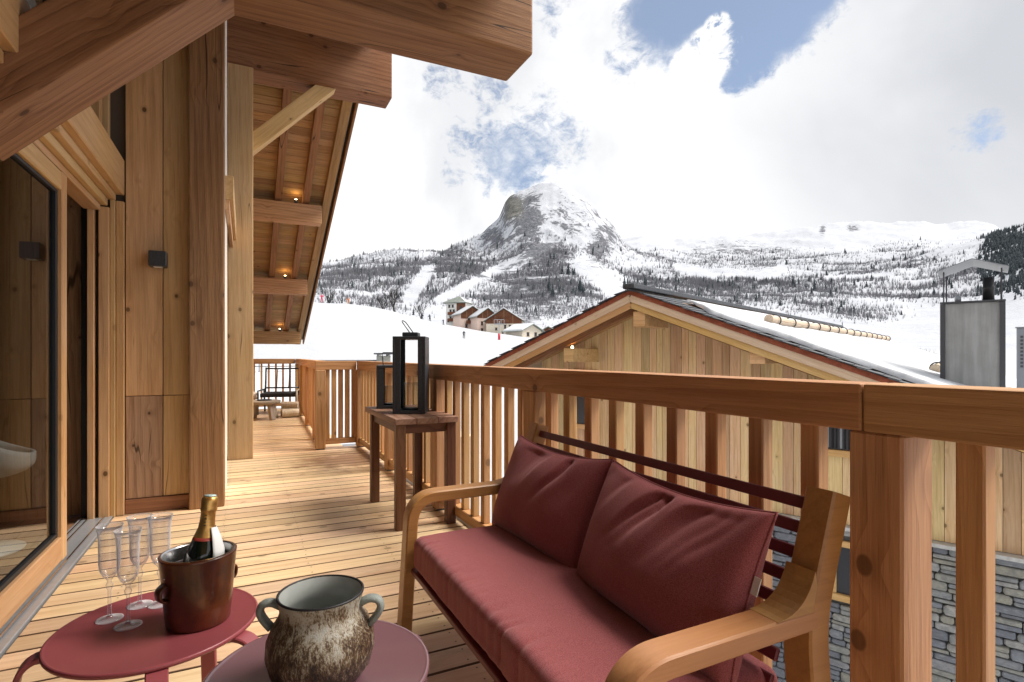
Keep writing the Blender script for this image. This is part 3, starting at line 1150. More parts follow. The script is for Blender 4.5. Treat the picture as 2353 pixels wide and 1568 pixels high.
def tuft_mesh(name, x, y, z, h, mat, kind):
    """joined woods: bare crowns as upright twig fans, or conifers as tiered cones"""
    n = len(x)
    V, T = [], []
    if kind == 'bare':
        nb = 6
        ang = NPR.uniform(0, 2 * np.pi, (n, nb))
        lean = NPR.uniform(0.05, 0.34, (n, nb)) * h[:, None]
        top = h[:, None] * NPR.uniform(0.62, 1.0, (n, nb))
        w = 0.026 * h[:, None] * NPR.uniform(0.7, 1.5, (n, nb))
        bx, by = x[:, None] + 0 * ang, y[:, None] + 0 * ang
        bz = z[:, None] + 0 * ang
        p0 = np.stack([bx + np.cos(ang) * lean * .25 - np.sin(ang) * w, by + np.sin(ang) * lean * .25 + np.cos(ang) * w, bz], -1)
        p1 = np.stack([bx + np.cos(ang) * lean * .25 + np.sin(ang) * w, by + np.sin(ang) * lean * .25 - np.cos(ang) * w, bz], -1)
        p2 = np.stack([bx + np.cos(ang) * lean + np.cos(ang * 3) * w, by + np.sin(ang) * lean + np.sin(ang * 5) * w, bz + top], -1)
        verts = np.stack([p0, p1, p2], 2).reshape(-1, 3)
        tris = np.arange(len(verts)).reshape(-1, 3)
    else:
        seg = 6
        vs, ts = [], []
        base = 0
        for lo, hi, r in ((0.05, 0.55, 0.20), (0.32, 0.8, 0.15), (0.6, 1.0, 0.09)):
            ang = np.linspace(0, 2 * np.pi, seg, endpoint=False)[None] + NPR.uniform(0, 6, (n, 1))
            rr = r * h[:, None] * NPR.uniform(0.7, 1.25, (n, seg))
            ring = np.stack([x[:, None] + np.cos(ang) * rr, y[:, None] + np.sin(ang) * rr, z[:, None] + lo * h[:, None] + 0 * ang], -1)
            tip = np.stack([x, y, z + hi * h], -1)[:, None]
            vs.append(np.concatenate([ring, tip], 1))
        allv = np.concatenate(vs, 1)
        verts = allv.reshape(-1, 3)
        per = 3 * (seg + 1)
        pat = []
        for k in range(3):
            for s in range(seg):
                pat.append((k * (seg + 1) + s, k * (seg + 1) + (s + 1) % seg, k * (seg + 1) + seg))
        pat = np.array(pat)
        tris = (np.arange(n)[:, None, None] * per + pat[None]).reshape(-1, 3)
    me = bpy.data.meshes.new(name)
    me.vertices.add(len(verts))
    me.vertices.foreach_set('co', verts.ravel())
    me.loops.add(tris.size)
    me.loops.foreach_set('vertex_index', tris.ravel())
    me.polygons.add(len(tris))
    me.polygons.foreach_set('loop_start', np.arange(0, tris.size, 3))
    me.polygons.foreach_set('loop_total', np.full(len(tris), 3))
    me.update()
    return link(name, me, mat)


def build_woods():
    u, a, x, y, z, v, con = scatter()
    b = ~con
    hb = NPR.uniform(5, 10, b.sum()) * np.clip(a[b] / 900, 0.4, 1.1)
    o = tuft_mesh('bare_wood', x[b], y[b], z[b] - 0.5, hb, 'bare_forest', 'bare')
    tagp(o, 'leafless grey woods covering the snowy mountainsides', 'forest', kind='stuff')
    hc = NPR.uniform(9, 18, con.sum()) * np.clip(a[con] / 1100, 0.3, 1.0)
    o = tuft_mesh('conifer_wood', x[con], y[con], z[con] - 0.5, hc, 'conifer', 'con')
    tagp(o, 'dark conifer woods on the mountainsides, densest at the right edge', 'forest', kind='stuff')


build_woods()


def conifer_tree(u, a, h, label):
    p = place(u, a, True)
    root = empty('conifer_tree', p, label, 'tree', 'single dark conifers on the mountainside')
    tube('trunk', [p + Vector((0, 0, -0.5)), p + Vector((0, 0, h * 0.5)), p + Vector((0, 0, h * 0.97))], h * 0.014, 'bark', root, 6)
    bm = bmesh.new()
    rs = random.Random(int(u * 7 + a))
    tiers = 7
    for k in range(tiers):
        z0 = h * (0.08 + 0.80 * k / tiers)
        r = h * 0.21 * (1 - k / (tiers + 0.6))
        top = bm.verts.new((p.x, p.y, p.z + z0 + h * 0.25))
        ring = []
        for s in range(9):
            an = 2 * math.pi * (s + rs.random() * .5) / 9
            rr = r * rs.uniform(0.6, 1.2)
            ring.append(bm.verts.new((p.x + math.cos(an) * rr, p.y + math.sin(an) * rr, p.z + z0 - rr * rs.uniform(0.1, 0.5))))
        for s in range(9):
            bm.faces.new((ring[s], ring[(s + 1) % 9], top))
    bm_obj('crown', bm, 'conifer', root)


for u_, a_, h_, l_ in (
        (1270, 640, 17, 'tall dark conifer standing on the slope left of the neighbouring gable peak'),
        (1292, 980, 20, 'dark conifer high on the wooded slope under the dome, left one of a pair'),
        (1306, 960, 22, 'dark conifer high on the wooded slope under the dome, right one of a pair'),
        (1333, 720, 24, 'biggest dark conifer on the slope just left of the neighbouring roof apex'),
        (1262, 700, 20, 'slim dark conifer beside the grey outcrop above the pink houses'),
        (1435, 880, 20, 'dark conifer just behind the neighbouring roof apex'),
        (1482, 960, 22, 'dark conifer right of the roof apex at the edge of a clearing'),
        (1822, 1050, 22, 'dark conifer above the middle of the long snow guard log'),
        (1872, 900, 22, 'dark conifer on the right hillside, left of the metal chimney'),
        (1340, 640, 15, 'small dark conifer close above the left roof slope')):
    conifer_tree(u_, a_, h_, l_)


def bare_tree(u, a, h, label, spread=0.42, seed=1, mtn=False, levels=5, base=None, group='bare trees at the piste edge', bush=False):
    p = base if base is not None else place(u, a, mtn)
    rs = random.Random(seed)
    root = empty('bush' if bush else 'bare_tree', p, label, 'bush' if bush else 'tree', group)
    tb, cb = bmesh.new(), bmesh.new()

    def seg(bm, a0, a1, r0, r1, n):
        d = (a1 - a0).normalized()
        s = d.orthogonal().normalized()
        q = d.cross(s)
        A = [bm.verts.new(a0 + (s * math.cos(2 * math.pi * k / n) + q * math.sin(2 * math.pi * k / n)) * r0) for k in range(n)]
        B = [bm.verts.new(a1 + (s * math.cos(2 * math.pi * k / n) + q * math.sin(2 * math.pi * k / n)) * r1) for k in range(n)]
        for k in range(n):
            bm.faces.new((A[k], A[(k + 1) % n], B[(k + 1) % n], B[k]))

    def grow(pos, d, L, r, lev):
        bm = tb if lev <= 1 else cb
        end = pos + d * L
        mid = pos + d * L * .5 + Vector((rs.uniform(-1, 1), rs.uniform(-1, 1), rs.uniform(-.3, .5))) * L * .07
        n = 6 if lev < 2 else 3
        seg(bm, pos, mid, r, r * .82, n)
        seg(bm, mid, end, r * .82, r * .62, n)
        if lev >= levels:
            return
        for k in range(rs.choice((3, 3, 4)) if lev else 5):
            nd = (d + Vector((rs.uniform(-1, 1), rs.uniform(-1, 1), rs.uniform(-.25, .75))) * spread * 1.5).normalized()
            nd.z = abs(nd.z) * .8 + .15
            st = pos + d * L * rs.uniform(.45, 1.0) if lev else pos + d * L * rs.uniform(.55, 1.0)
            grow(st, nd.normalized(), L * rs.uniform(.55, .8), r * .55, lev + 1)
    if bush:
        for k in range(7):
            an = rs.uniform(0, 6.28)
            grow(p + Vector((math.cos(an), math.sin(an), 0)) * h * .25, Vector((math.cos(an) * .35, math.sin(an) * .35, 1)).normalized(), h * .38, h * .012, 1)
    else:
        grow(p + Vector((0, 0, -.3)), Vector((rs.uniform(-.05, .05), 0, 1)).normalized(), h * .34, h * .022, 0)
    bm_obj('trunk', tb, 'bark', root)
    bm_obj('crown', cb, 'bark', root)
    return root


bare_tree(757, 125, 7.5, 'leafless tree on the crest of the piste beside the roof edge', seed=3)
bare_tree(905, 125, 8.8, 'big leafless tree at the right foot of the piste crest', seed=8, spread=0.3)
bare_tree(880, 128, 7.0, 'leafless tree left of the big one below the piste crest', seed=12, spread=0.32)
bare_tree(968, 170, 9.0, 'slim leafless tree between the piste crest and the tower house', seed=21, spread=0.25)

# ================================================================== VILLAGE AND PISTE
def local_frame(p, rz):
    """x to the photo's right turned by rz, y away, z up"""
    return Matrix.Translation(p) @ Matrix.Rotation(-R(YAW) + R(rz), 4, 'Z')


def lbox(name, M, lo, hi, mat, parent, bev=0.0):
    c = (Vector(lo) + Vector(hi)) / 2
    s = Vector(hi) - Vector(lo)
    me = box_mesh(s.x, s.y, s.z, bev)
    if me.materials and me.materials[0] != MATS[mat]:
        k = (id(me), mat)
        if k not in BOXC:
            BOXC[k] = me.copy()
            BOXC[k].materials.clear()
        me = BOXC[k]
    return link(name, me, mat, parent, M @ Matrix.Translation(c))


def lpoly(name, M, verts, faces, mat, parent, smooth=False):
    return mesh_obj(name, [M @ Vector(v) for v in verts], faces, mat, parent, None, smooth)


def window(M, x, z, w, h, parent, y=-0.04, shutters=None, frame_mat='house_timber'):
    f = lbox('window', M, (x - w / 2, y - 0.04, z), (x + w / 2, y + 0.05, z + h), 'house_glass', parent)
    lbox('frame', M, (x - w / 2 - .08, y - 0.07, z + h), (x + w / 2 + .08, y + .02, z + h + .1), frame_mat, f)
    lbox('sill', M, (x - w / 2 - .1, y - 0.12, z - .08), (x + w / 2 + .1, y + .02, z), frame_mat, f)
    if shutters:
        for sx in (-1, 1):
            lbox('shutter', M, (x + sx * w * .75 - w * .22, y - .09, z), (x + sx * w * .75 + w * .22, y - .03, z + h), shutters, f)
    return f


def gable_house(name, label, u, a, W, D, H, rise, rz, wall, roof, timber_from=None, over=0.9, sink=1.5, snow=True, wins=(), balconies=(), axis='front'):
    p = place(u, a)
    M = local_frame(p, rz)
    root = empty(name, p, label, 'house', 'houses of the village beyond the piste')
    lo = -sink
    V = [(-W / 2, 0, lo), (W / 2, 0, lo), (W / 2, 0, H), (0, 0, H + rise), (-W / 2, 0, H),
         (-W / 2, D, lo), (W / 2, D, lo), (W / 2, D, H), (0, D, H + rise), (-W / 2, D, H)]
    Fc = [(0, 1, 2, 3, 4), (9, 8, 7, 6, 5), (1, 6, 7, 2), (5, 0, 4, 9)]
    lpoly('wall', M, V, Fc, wall, root)
    if timber_from is not None:
        zt = timber_from
        hw = W / 2 * min(1, (H + rise - zt) / max(rise, .01)) if zt > H else W / 2
        pts = [(-hw, -.06, zt), (hw, -.06, zt), (W / 2, -.06, H), (0, -.06, H + rise), (-W / 2, -.06, H)] if zt <= H else [(-hw, -.06, zt), (hw, -.06, zt), (0, -.06, H + rise)]
        n = len(pts)
        pts2 = [(q[0], 0.1, q[2]) for q in pts]
        fc = [tuple(range(n))] + [(i, n + i, n + (i + 1) % n, (i + 1) % n) for i in range(n)]
        tp = lpoly('timber_gable', M, pts + pts2, fc, 'house_timber', root)
        for k in range(-3, 4):
            xx = k * W / 8
            top = H + rise * (1 - abs(xx) / (W / 2)) - .3
            lbox('beam', M, (xx - .1, -.16, max(zt, H * .75)), (xx + .1, -.062, max(top, zt + .3)), 'house_timber' if k % 2 else 'wood_far', tp)
    sl = rise / (W / 2)
    th = 0.22
    for s in (-1, 1):
        e = W / 2 + over
        ze = H - over * sl
        rf = lpoly('roof', M, [(0, -over, H + rise + .05), (s * e, -over, ze + .05), (s * e, D + over, ze + .05), (0, D + over, H + rise + .05),
                               (0, -over, H + rise + th), (s * e, -over, ze + th), (s * e, D + over, ze + th), (0, D + over, H + rise + th)],
                   [(0, 1, 2, 3), (4, 5, 6, 7), (0, 1, 5, 4), (1, 2, 6, 5), (2, 3, 7, 6), (3, 0, 4, 7)], roof, root)
        if snow:
            sn = .28
            lpoly('snow_cover', M, [(0, -over + .25, H + rise + th), (s * (e - .25), -over + .25, ze + th + .25 * sl), (s * (e - .25), D + over - .2, ze + th + .25 * sl), (0, D + over - .2, H + rise + th),
                                    (0, -over + .4, H + rise + th + sn), (s * (e - .5), -over + .4, ze + th + sn + .4 * sl), (s * (e - .5), D + over - .4, ze + th + sn + .4 * sl), (0, D + over - .4, H + rise + th + sn)],
                  [(0, 1, 2, 3), (4, 5, 6, 7), (0, 1, 5, 4), (1, 2, 6, 5), (2, 3, 7, 6), (3, 0, 4, 7)], 'snow_roof', rf)
    for wdef in wins:
        window(M, *wdef, root)
    for (x0, x1, z0) in balconies:
        bb = lbox('balcony', M, (x0, -1.1, z0 - .14), (x1, -.005, z0), 'house_timber', root)
        lbox('parapet', M, (x0, -1.12, z0), (x1, -1.02, z0 + .95), 'house_timber', bb)
    return root


def tower_house():
    p = place(1046, 205) + Vector((0, 0, 1.6))
    M = local_frame(p, -18)
    root = empty('tower_house', p, 'tall white tower house with a grey-green hipped roof and dark balconies', 'house', 'houses of the village beyond the piste')
    W, D, H = 7.6, 6.4, 8.0
    V = [(-W / 2, 0, -4), (W / 2, 0, -4), (W / 2, 0, H), (-W / 2, 0, H), (-W / 2, D, -4), (W / 2, D, -4), (W / 2, D, H), (-W / 2, D, H)]
    lpoly('wall', M, V, [(0, 1, 2, 3), (5, 4, 7, 6), (1, 5, 6, 2), (4, 0, 3, 7)], 'plaster_white', root)
    lbox('timber_panel', M, (W / 2 - 3.2, -.12, H - 3.0), (W / 2 + .1, .6, H - .05), 'house_timber', root)
    o = 1.0
    rf = lpoly('roof', M, [(-W / 2 - o, -o, H), (W / 2 + o, -o, H), (W / 2 + o, D + o, H), (-W / 2 - o, D + o, H),
                           (-W / 2 - o, -o, H + .25), (W / 2 + o, -o, H + .25), (W / 2 + o, D + o, H + .25), (-W / 2 - o, D + o, H + .25), (0, D * .5, H + 3.0)],
               [(0, 1, 2, 3), (0, 1, 5, 4), (1, 2, 6, 5), (2, 3, 7, 6), (3, 0, 4, 7), (4, 5, 8), (5, 6, 8), (6, 7, 8), (7, 4, 8)], 'house_roof', root)
    lpoly('snow_cover', M, [(W / 2 + o - .3, -o + .2, H + .42), (W / 2 + o - .3, D, H + .42), (1.0, D * .5, H + 2.68), (-.5, -o + .25, H + .40), (W * .2, D * .2, H + 1.5)],
          [(0, 1, 2), (0, 2, 4), (0, 4, 3)], 'snow_roof', rf)
    for x, z in ((-2.4, 6.4), (-1.0, 6.4), (-2.8, 1.0), (-.2, .6)):
        window(M, x, z, .8, 1.0, root)
    for z0 in (3.6, 1.2):
        bb = lbox('balcony', M, (-2.6, -1.2, z0), (.6, -.004, z0 + .16), 'house_timber', root)
        lbox('parapet', M, (-2.6, -1.22, z0 + .16), (.6, -1.12, z0 + 1.1), 'house_timber', bb)
        for x in (-1.9, -.6):
            window(M, x, z0 + .3, .8, 1.7, root)
    window(M, 2.6, 1.0, .9, .9, root)
    window(M, 2.3, 5.6, 1.0, 1.2, root, y=-.16)


tower_house()
gable_house('pink_house', 'pink gabled house with red-brown balcony right beside the tower house', 1085, 196, 8.4, 9, 6.0, 2.6, 24, 'plaster_pink', 'house_roof', 4.2,
            wins=((-2.2, 1.0, .8, 1.2), (0.3, 1.0, .8, 1.2), (-1.2, 3.0, .8, 1.3), (1.6, 3.0, .8, 1.2)), balconies=((-2.6, 2.4, 2.6),), sink=3)
gable_house('rose_house', 'narrow rose gabled house in the middle of the row, snow on its left roof slope', 1120, 190, 7.4, 9, 5.8, 2.6, 24, 'plaster_pink', 'house_roof', 5.0,
            wins=((-2.0, .4, .7, 1.0), (-2.0, 2.6, .7, 1.2), (.2, 2.6, .7, 1.2), (.2, .4, .7, 1.0), (2.0, 2.6, .7, 1.0)), sink=3)
gable_house('timber_gable_house', 'cream house with a big brown timbered gable at the right end of the row', 1158, 184, 12.0, 9, 4.8, 3.8, -4, 'plaster_cream', 'house_roof', 3.6,
            wins=((-2.6, 1.4, .7, .8), (.4, 2.0, .7, 1.1), (2.0, 2.0, .7, 1.1), (-.4, .2, .5, .9), (2.4, .1, .6, .9), (4.0, .2, .8, 2.2), (4.2, 2.2, .8, 1.0)),
            balconies=((-3.8, 1.8, 4.1),), sink=3)
gable_house('stone_barn', 'low tan barn with a wide snowy roof behind the timbered gable house', 1205, 215, 9, 9, 2.4, 2.0, 10, 'plaster_cream', 'house_roof', None,
            wins=((1.5, .6, .8, .9),), sink=4)
gable_house('far_snowy_house', 'small snow-roofed house half hidden behind the neighbouring roof', 1262, 190, 8, 8, 2.4, 1.8, -30, 'plaster_cream', 'house_roof', 2.6,
            wins=((-1.6, .6, .8, 1.0), (1.2, .6, .8, 1.0)), sink=4)
gable_house('lower_snowy_house', 'low house under thick snow nearest the left slope of the neighbouring roof', 1222, 150, 7, 7, 2.0, 1.6, 40, 'plaster_cream', 'house_roof', None,
            wins=((-1.4, .5, .8, .9), (1.4, .5, .8, .9)), sink=4)
gable_house('crest_chalet', 'brown chalet with snowy roof peeping over the piste crest', 792, 128, 5.0, 5, 1.3, 1.1, 30, 'house_timber', 'house_roof', .4, sink=3,
            wins=((-1.0, .3, .6, .6),))
gable_house('crest_hut', 'pale hut beside the brown chalet on the piste crest', 815, 132, 3.6, 4, 1.5, .9, -10, 'plaster_cream', 'house_timber', .8, sink=3, wins=((.6, .4, .5, .6),))


def lift_pylon():
    p = place(1147, 88)
    p.z -= .3
    root = empty('lift_pylon', p, 'small ski lift pylon with a red padded foot on the piste', 'pylon')
    M = local_frame(p, 0)
    tube('mast', [p, p + Vector((0, 0, 1.6)), p + Vector((0, 0, 3.3))], .07, 'pylon_grey', root, 8)
    tube('padding', [p + Vector((0, 0, .02)), p + Vector((0, 0, .8)), p + Vector((0, 0, 1.3))], .20, 'pylon_red', root, 10)
    lbox('crossbar', M, (-.85, -.08, 2.75), (.85, .08, 2.9), 'pylon_grey', root)
    for x in (-.8, -.3, .3, .8):
        w = lbox('sheave_bracket', M, (x - .04, -.05, 2.9), (x + .04, .05, 3.5), 'pylon_grey', root)
    lbox('top_bar', M, (-.8, -.05, 3.5), (.8, .05, 3.58), 'pylon_grey', root)


lift_pylon()


def skier_mesh(pose):
    """one continuous body grown on a bent skeleton"""
    me = bpy.data.meshes.new('skier_body')
    J = {'pel': (0, 0, .86), 'wai': (0, -.04, 1.05), 'che': (0, -.12, 1.28), 'nec': (0, -.15, 1.44), 'hea': (0, -.17, 1.58), 'top': (0, -.16, 1.70),
         'lsh': (-.19, -.12, 1.36), 'lel': (-.30, -.25, 1.12), 'lha': (-.28, -.46, 1.05), 'rsh': (.19, -.12, 1.36), 'rel': (.30, -.25, 1.12), 'rha': (.28, -.46, 1.05),
         'lhi': (-.10, 0, .84), 'lkn': (-.13, -.14, .47), 'lan': (-.14, .02, .10), 'lto': (-.14, -.16, .05), 'rhi': (.10, 0, .84), 'rkn': (.13, -.14 + pose, .47), 'ran': (.14, .02 + pose, .10), 'rto': (.14, -.16 + pose, .05)}
    rad = {'pel': .15, 'wai': .14, 'che': .18, 'nec': .06, 'hea': .11, 'top': .09, 'lsh': .085, 'lel': .06, 'lha': .055, 'rsh': .085, 'rel': .06, 'rha': .055,
           'lhi': .11, 'lkn': .08, 'lan': .065, 'lto': .055, 'rhi': .11, 'rkn': .08, 'ran': .065, 'rto': .055}
    names = list(J)
    E = [('pel', 'wai'), ('wai', 'che'), ('che', 'nec'), ('nec', 'hea'), ('hea', 'top'), ('che', 'lsh'), ('lsh', 'lel'), ('lel', 'lha'), ('che', 'rsh'), ('rsh', 'rel'), ('rel', 'rha'),
         ('pel', 'lhi'), ('lhi', 'lkn'), ('lkn', 'lan'), ('lan', 'lto'), ('pel', 'rhi'), ('rhi', 'rkn'), ('rkn', 'ran'), ('ran', 'rto')]
    me.from_pydata([J[k] for k in names], [(names.index(a), names.index(b)) for a, b in E], [])
    return me, [rad[k] for k in names]


def skier(u, a, rz, mat, label, pose=0.0, scale=1.0):
    p = place(u, a)
    me, rad = skier_mesh(pose)
    M = local_frame(p, rz) @ Matrix.Scale(scale, 4)
    root = empty('person', p, label, 'person', 'skiers on the piste')
    body = link('body', me, mat, root, M)
    sk = body.modifiers.new('skin', 'SKIN')
    for v, r in zip(me.skin_vertices[0].data, rad):
        v.radius = (r, r)
    me.skin_vertices[0].data[0].use_root = True
    sub = body.modifiers.new('sub', 'SUBSURF')
    sub.levels = sub.render_levels = 1
    for sx in (-.14, .14):
        lbox('ski', M, (sx - .045, -.95, 0.0), (sx + .045, .75, .03), 'ski_dark', root)
    for sx in (-.3, .3):
        tube('pole', [M @ Vector((sx * .95, -.46, 1.06)), M @ Vector((sx * 1.1, -.35, .5)), M @ Vector((sx * 1.25, -.2, 0))], .012, 'ski_dark', root, 5)


skier(739, 104, 40, 'ski_red', 'skier in pink-red suit at the top left of the piste beside the roof edge')
skier(988, 118, -30, 'ski_dark', 'dark clad skier, right one of the pair left of the tower house', .12)
skier(970, 122, 20, 'ski_dark', 'dark clad skier, left one of the pair left of the tower house')
skier(1066, 74, 10, 'ski_dark', 'dark clad skier low on the piste above the handrail, right of the lantern', .1, 0.62)
skier(1019, 96, -20, 'ski_dark', 'small dark skier below the tower house, just right of the lantern handle', 0.0, 0.6)
skier(800, 108, 15, 'ski_orange', 'orange clad skier on the crest below the brown chalet', .1, .8)

# ================================================================== DECK
DECK = tagp(block('deck', (-1.05, -1.6, -.30), (1.46, 7.30, -.06), 'interior_dark', bev=0.0), kind='structure')
PITCH, BW, BT = 0.1455, 0.1350, 0.028
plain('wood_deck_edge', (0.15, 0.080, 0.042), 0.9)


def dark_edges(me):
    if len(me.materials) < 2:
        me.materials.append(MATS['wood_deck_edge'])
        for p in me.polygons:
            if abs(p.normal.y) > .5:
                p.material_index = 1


yb = -1.55
ki = 0
screws = []
while yb < 13.25:
    x0, x1 = (-0.845, 1.50) if yb < 7.28 else (-0.6, 1.16)
    o = plank('plank', (x0, yb + BW / 2, -BT / 2 + random.uniform(-.0012, .0012)), (x1, yb + BW / 2, -BT / 2 + random.uniform(-.0012, .0012)), BW, BT, 'wood_deck', DECK, bev=0.002)
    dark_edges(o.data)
    if yb < 9:
        for xs in (-.55, -.12, .33, .78, 1.2):
            for e in (.028, BW - .028):
                screws.append((xs + random.uniform(-.006, .006), yb + e))
    yb += PITCH
    ki += 1
bm = bmesh.new()
for sx, sy in screws:
    bmesh.ops.create_circle(bm, cap_ends=True, segments=7, radius=.0042, matrix=Matrix.Translation((sx, sy, .0022)))
sc = bm_obj('screw_heads', bm, 'dark_trim', DECK)
sc['kind'] = 'stuff'
block('deck_substructure', (-1.0, 7.32, -.30), (1.12, 13.3, -.06), 'interior_dark', DECK, 0.0)
block('edge_beam', (1.38, -1.6, -.30), (1.46, 7.28, -.035), 'wood_rail', DECK, axis='Y').location.z -= .001


def snow_patch(name, cx, cy, rx, ry, h, label, seed):
    rs = random.Random(seed)
    bm = bmesh.new()
    n = 22
    rings = []
    for f, z in ((1.0, .001), (.82, h * .7), (.5, h), (.0, h * 1.05)):
        if f == 0:
            rings.append([bm.verts.new((cx, cy, z))])
            continue
        rings.append([bm.verts.new((cx + math.cos(2 * math.pi * k / n) * rx * f * (1 + .35 * mnoise.noise(Vector((k * .8, seed, f)))),
                                    cy + math.sin(2 * math.pi * k / n) * ry * f * (1 + .35 * mnoise.noise(Vector((k * .8, seed + 4, f)))), z)) for k in range(n)])
    for a, b in zip(rings[:-2], rings[1:-1]):
        for k in range(n):
            bm.faces.new((a[k], a[(k + 1) % n], b[(k + 1) % n], b[k]))
    for k in range(n):
        bm.faces.new((rings[2][k], rings[2][(k + 1) % n], rings[3][0]))
    o = bm_obj(name, bm, 'snow_roof', None, None, True)
    tagp(o, label, 'snow', kind='stuff')


snow_patch('snow_patch', 1.405, 5.0, .045, .42, .025, 'melting snow along the deck edge behind the dark side table', 3)
snow_patch('snow_patch', 1.42, 3.45, .05, .75, .03, 'thin snow strip on the deck edge under the railing behind the sofa', 6)

# ================================================================== BALCONY RAILING
RAIL = empty('balcony_railing', (1.36, 3.2, 0), 'reddish larch balcony railing with square balusters running along the deck', 'railing')
RT, RB = 1.105, 0.993
XR = 1.36


def bal(name, x, y, z0, z1, w=.052, d=.045):
    return plank(name, (x, y, z0), (x, y, z1), w, d, 'wood_baluster', RAIL, up=(1, 0, 0), bev=.004)


def rpost(x, y, z0=0.0, s=.12, z1=RB + .001):
    p = plank('post', (x, y, z0 + .012), (x, y, z1), s, s, 'wood_rail', RAIL, up=(1, 0, 0), bev=.006)
    lbox('foot_plate', Matrix.Translation((x, y, 0)), (-.05, -.05, -.002), (.05, .05, .0115), 'dark_trim', p)
    return p


# handrail along the deck in two lengths with a joint above the near post
for (y0, y1) in ((-1.4, .792), (.795, 7.19)):
    plank('handrail', (XR, y0, (RT + RB) / 2), (XR, y1, (RT + RB) / 2), .12, RT - RB, 'wood_rail', RAIL, bev=.007, rough=.0015, seed=int(y1))
posts_c = [0.765, 2.47, 4.02, 5.60, 7.21]
for y in posts_c:
    rpost(XR, y, z1=RB + .001 if y < 7 else RB)
y = -1.2
bal_y = [0.600, 0.955 - .352 / 2 * 0, 1.1235, 1.293, 1.473, 1.645, 1.815, 1.99, 2.167]
bal_y = [0.598, .43, .26, .09, -.08] + [0.955, 1.1235, 1.293, 1.473, 1.645, 1.815, 1.99, 2.167, 2.335]
for y in bal_y:
    bal('baluster', XR, y, .125, RB)
for a, b in zip(posts_c[1:-1], posts_c[2:]):
    n = 9
    for k in range(1, n):
        bal('baluster', XR, a + (b - a) * k / n, .125, RB)
for a, b in zip([-1.2] + posts_c[:-1], posts_c):
    plank('bottom_rail', (XR, a + .061, .09), (XR, b - .061, .09), .07, .07, 'wood_rail', RAIL, bev=.005)
# jog towards the house
YJ = 7.25
plank('handrail', (.80, YJ, (RT + RB) / 2), (1.299, YJ, (RT + RB) / 2), .12, RT - RB, 'wood_rail', RAIL, bev=.007)
rpost(.86, YJ - .02)
for k in range(1, 6):
    plank('baluster', (.865 + .082 * k, YJ, .125), (.865 + .082 * k, YJ, RB), .045, .058, 'wood_baluster', RAIL, up=(1, 0, 0))
plank('bottom_rail', (.921, YJ, .09), (1.299, YJ, .09), .07, .07, 'wood_rail', RAIL, bev=.005)
# far arm along the narrow deck, and its end
FA, FB = Vector((.90, 7.33, 0)), Vector((1.10, 13.2, 0))


def far_at(t, z):
    q = FA.lerp(FB, t)
    return (q.x, q.y, z)


plank('handrail', far_at(0, (RT + RB) / 2), far_at(1, (RT + RB) / 2), .12, RT - RB, 'wood_rail', RAIL, bev=.007)
for k in range(4):
    q = far_at((.8 + 1.66 * k) / 5.87, 0)
    rpost(q[0], q[1])
for k in range(34):
    tt = (.16 + .168 * k) / 5.87
    if min(abs(tt * 5.87 - (.8 + 1.66 * j)) for j in range(4)) > .09:
        q = far_at(tt, 0)
        bal('baluster', q[0], q[1], .125, RB)
plank('bottom_rail', far_at(0, .09), far_at(1, .09), .035, .07, 'wood_rail', RAIL, bev=.005)
plank('handrail', (-1.2, 13.2, (RT + RB) / 2), (1.03, 13.2, (RT + RB) / 2), .12, RT - RB, 'wood_rail', RAIL, bev=.007)
rpost(1.10, 13.2, z1=RB)
for k in range(15):
    plank('baluster', (-1.1 + .145 * k, 13.2, .125), (-1.1 + .145 * k, 13.2, RB), .045, .04, 'wood_baluster', RAIL, up=(1, 0, 0))
plank('bottom_rail', (-1.2, 13.2, .09), (1.03, 13.2, .09), .07, .07, 'wood_rail', RAIL, bev=.005)

# ================================================================== OUR CHALET
HOUSE = empty('chalet', (-.86, 4.9, 0), 'timber chalet with heavy brown roof beams and a glazed sliding door on the left', 'house')

# return wall facing the camera: vertical reclaimed boards over a dark backing
rw = block('wall', (-1.0, 4.935, 0), (-.30, 5.04, 4.6), 'interior_dark', HOUSE, 0.0)
for x0, x1, z0, z1, m in ((-.785, -.553, .872, 4.5, 'wood_wall'), (-.548, -.378, .872, 4.5, 'wood_wall'),
                          (-.785, -.553, .108, .868, 'wood_wall_old'), (-.548, -.378, .108, .868, 'wood_wall')):
    block('board', (x0, 4.90, z0), (x1, 4.934, z1), m, rw, .003, 'Z')
block('skirting', (-.785, 4.882, .001), (-.378, 4.934, .104), 'wood_post', rw, .003, 'X')
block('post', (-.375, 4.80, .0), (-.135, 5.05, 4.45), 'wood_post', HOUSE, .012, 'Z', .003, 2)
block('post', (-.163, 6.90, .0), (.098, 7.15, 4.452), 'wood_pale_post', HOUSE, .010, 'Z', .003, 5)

# tall window between the two posts, seen almost edge on
wf = block('window', (-.175, 5.06, .0), (-.140, 5.72, 4.4), 'white_frame', HOUSE, .004, 'Z')
block('gasket', (-.172, 5.722, .02), (-.150, 5.98, 4.38), 'gasket', wf, .002, 'Z')
block('glass', (-.20, 5.985, .02), (-.185, 6.89, 4.4), 'house_glass', wf, 0, 'Z')
for z0, z1, x1, m in ((2.46, 2.66, -.075, 'wood_window'), (2.38, 2.457, -.105, 'wood_window')):
    block('lintel', (-.139, 5.10, z0), (x1, 6.885, z1), m, wf, .004, 'Y')

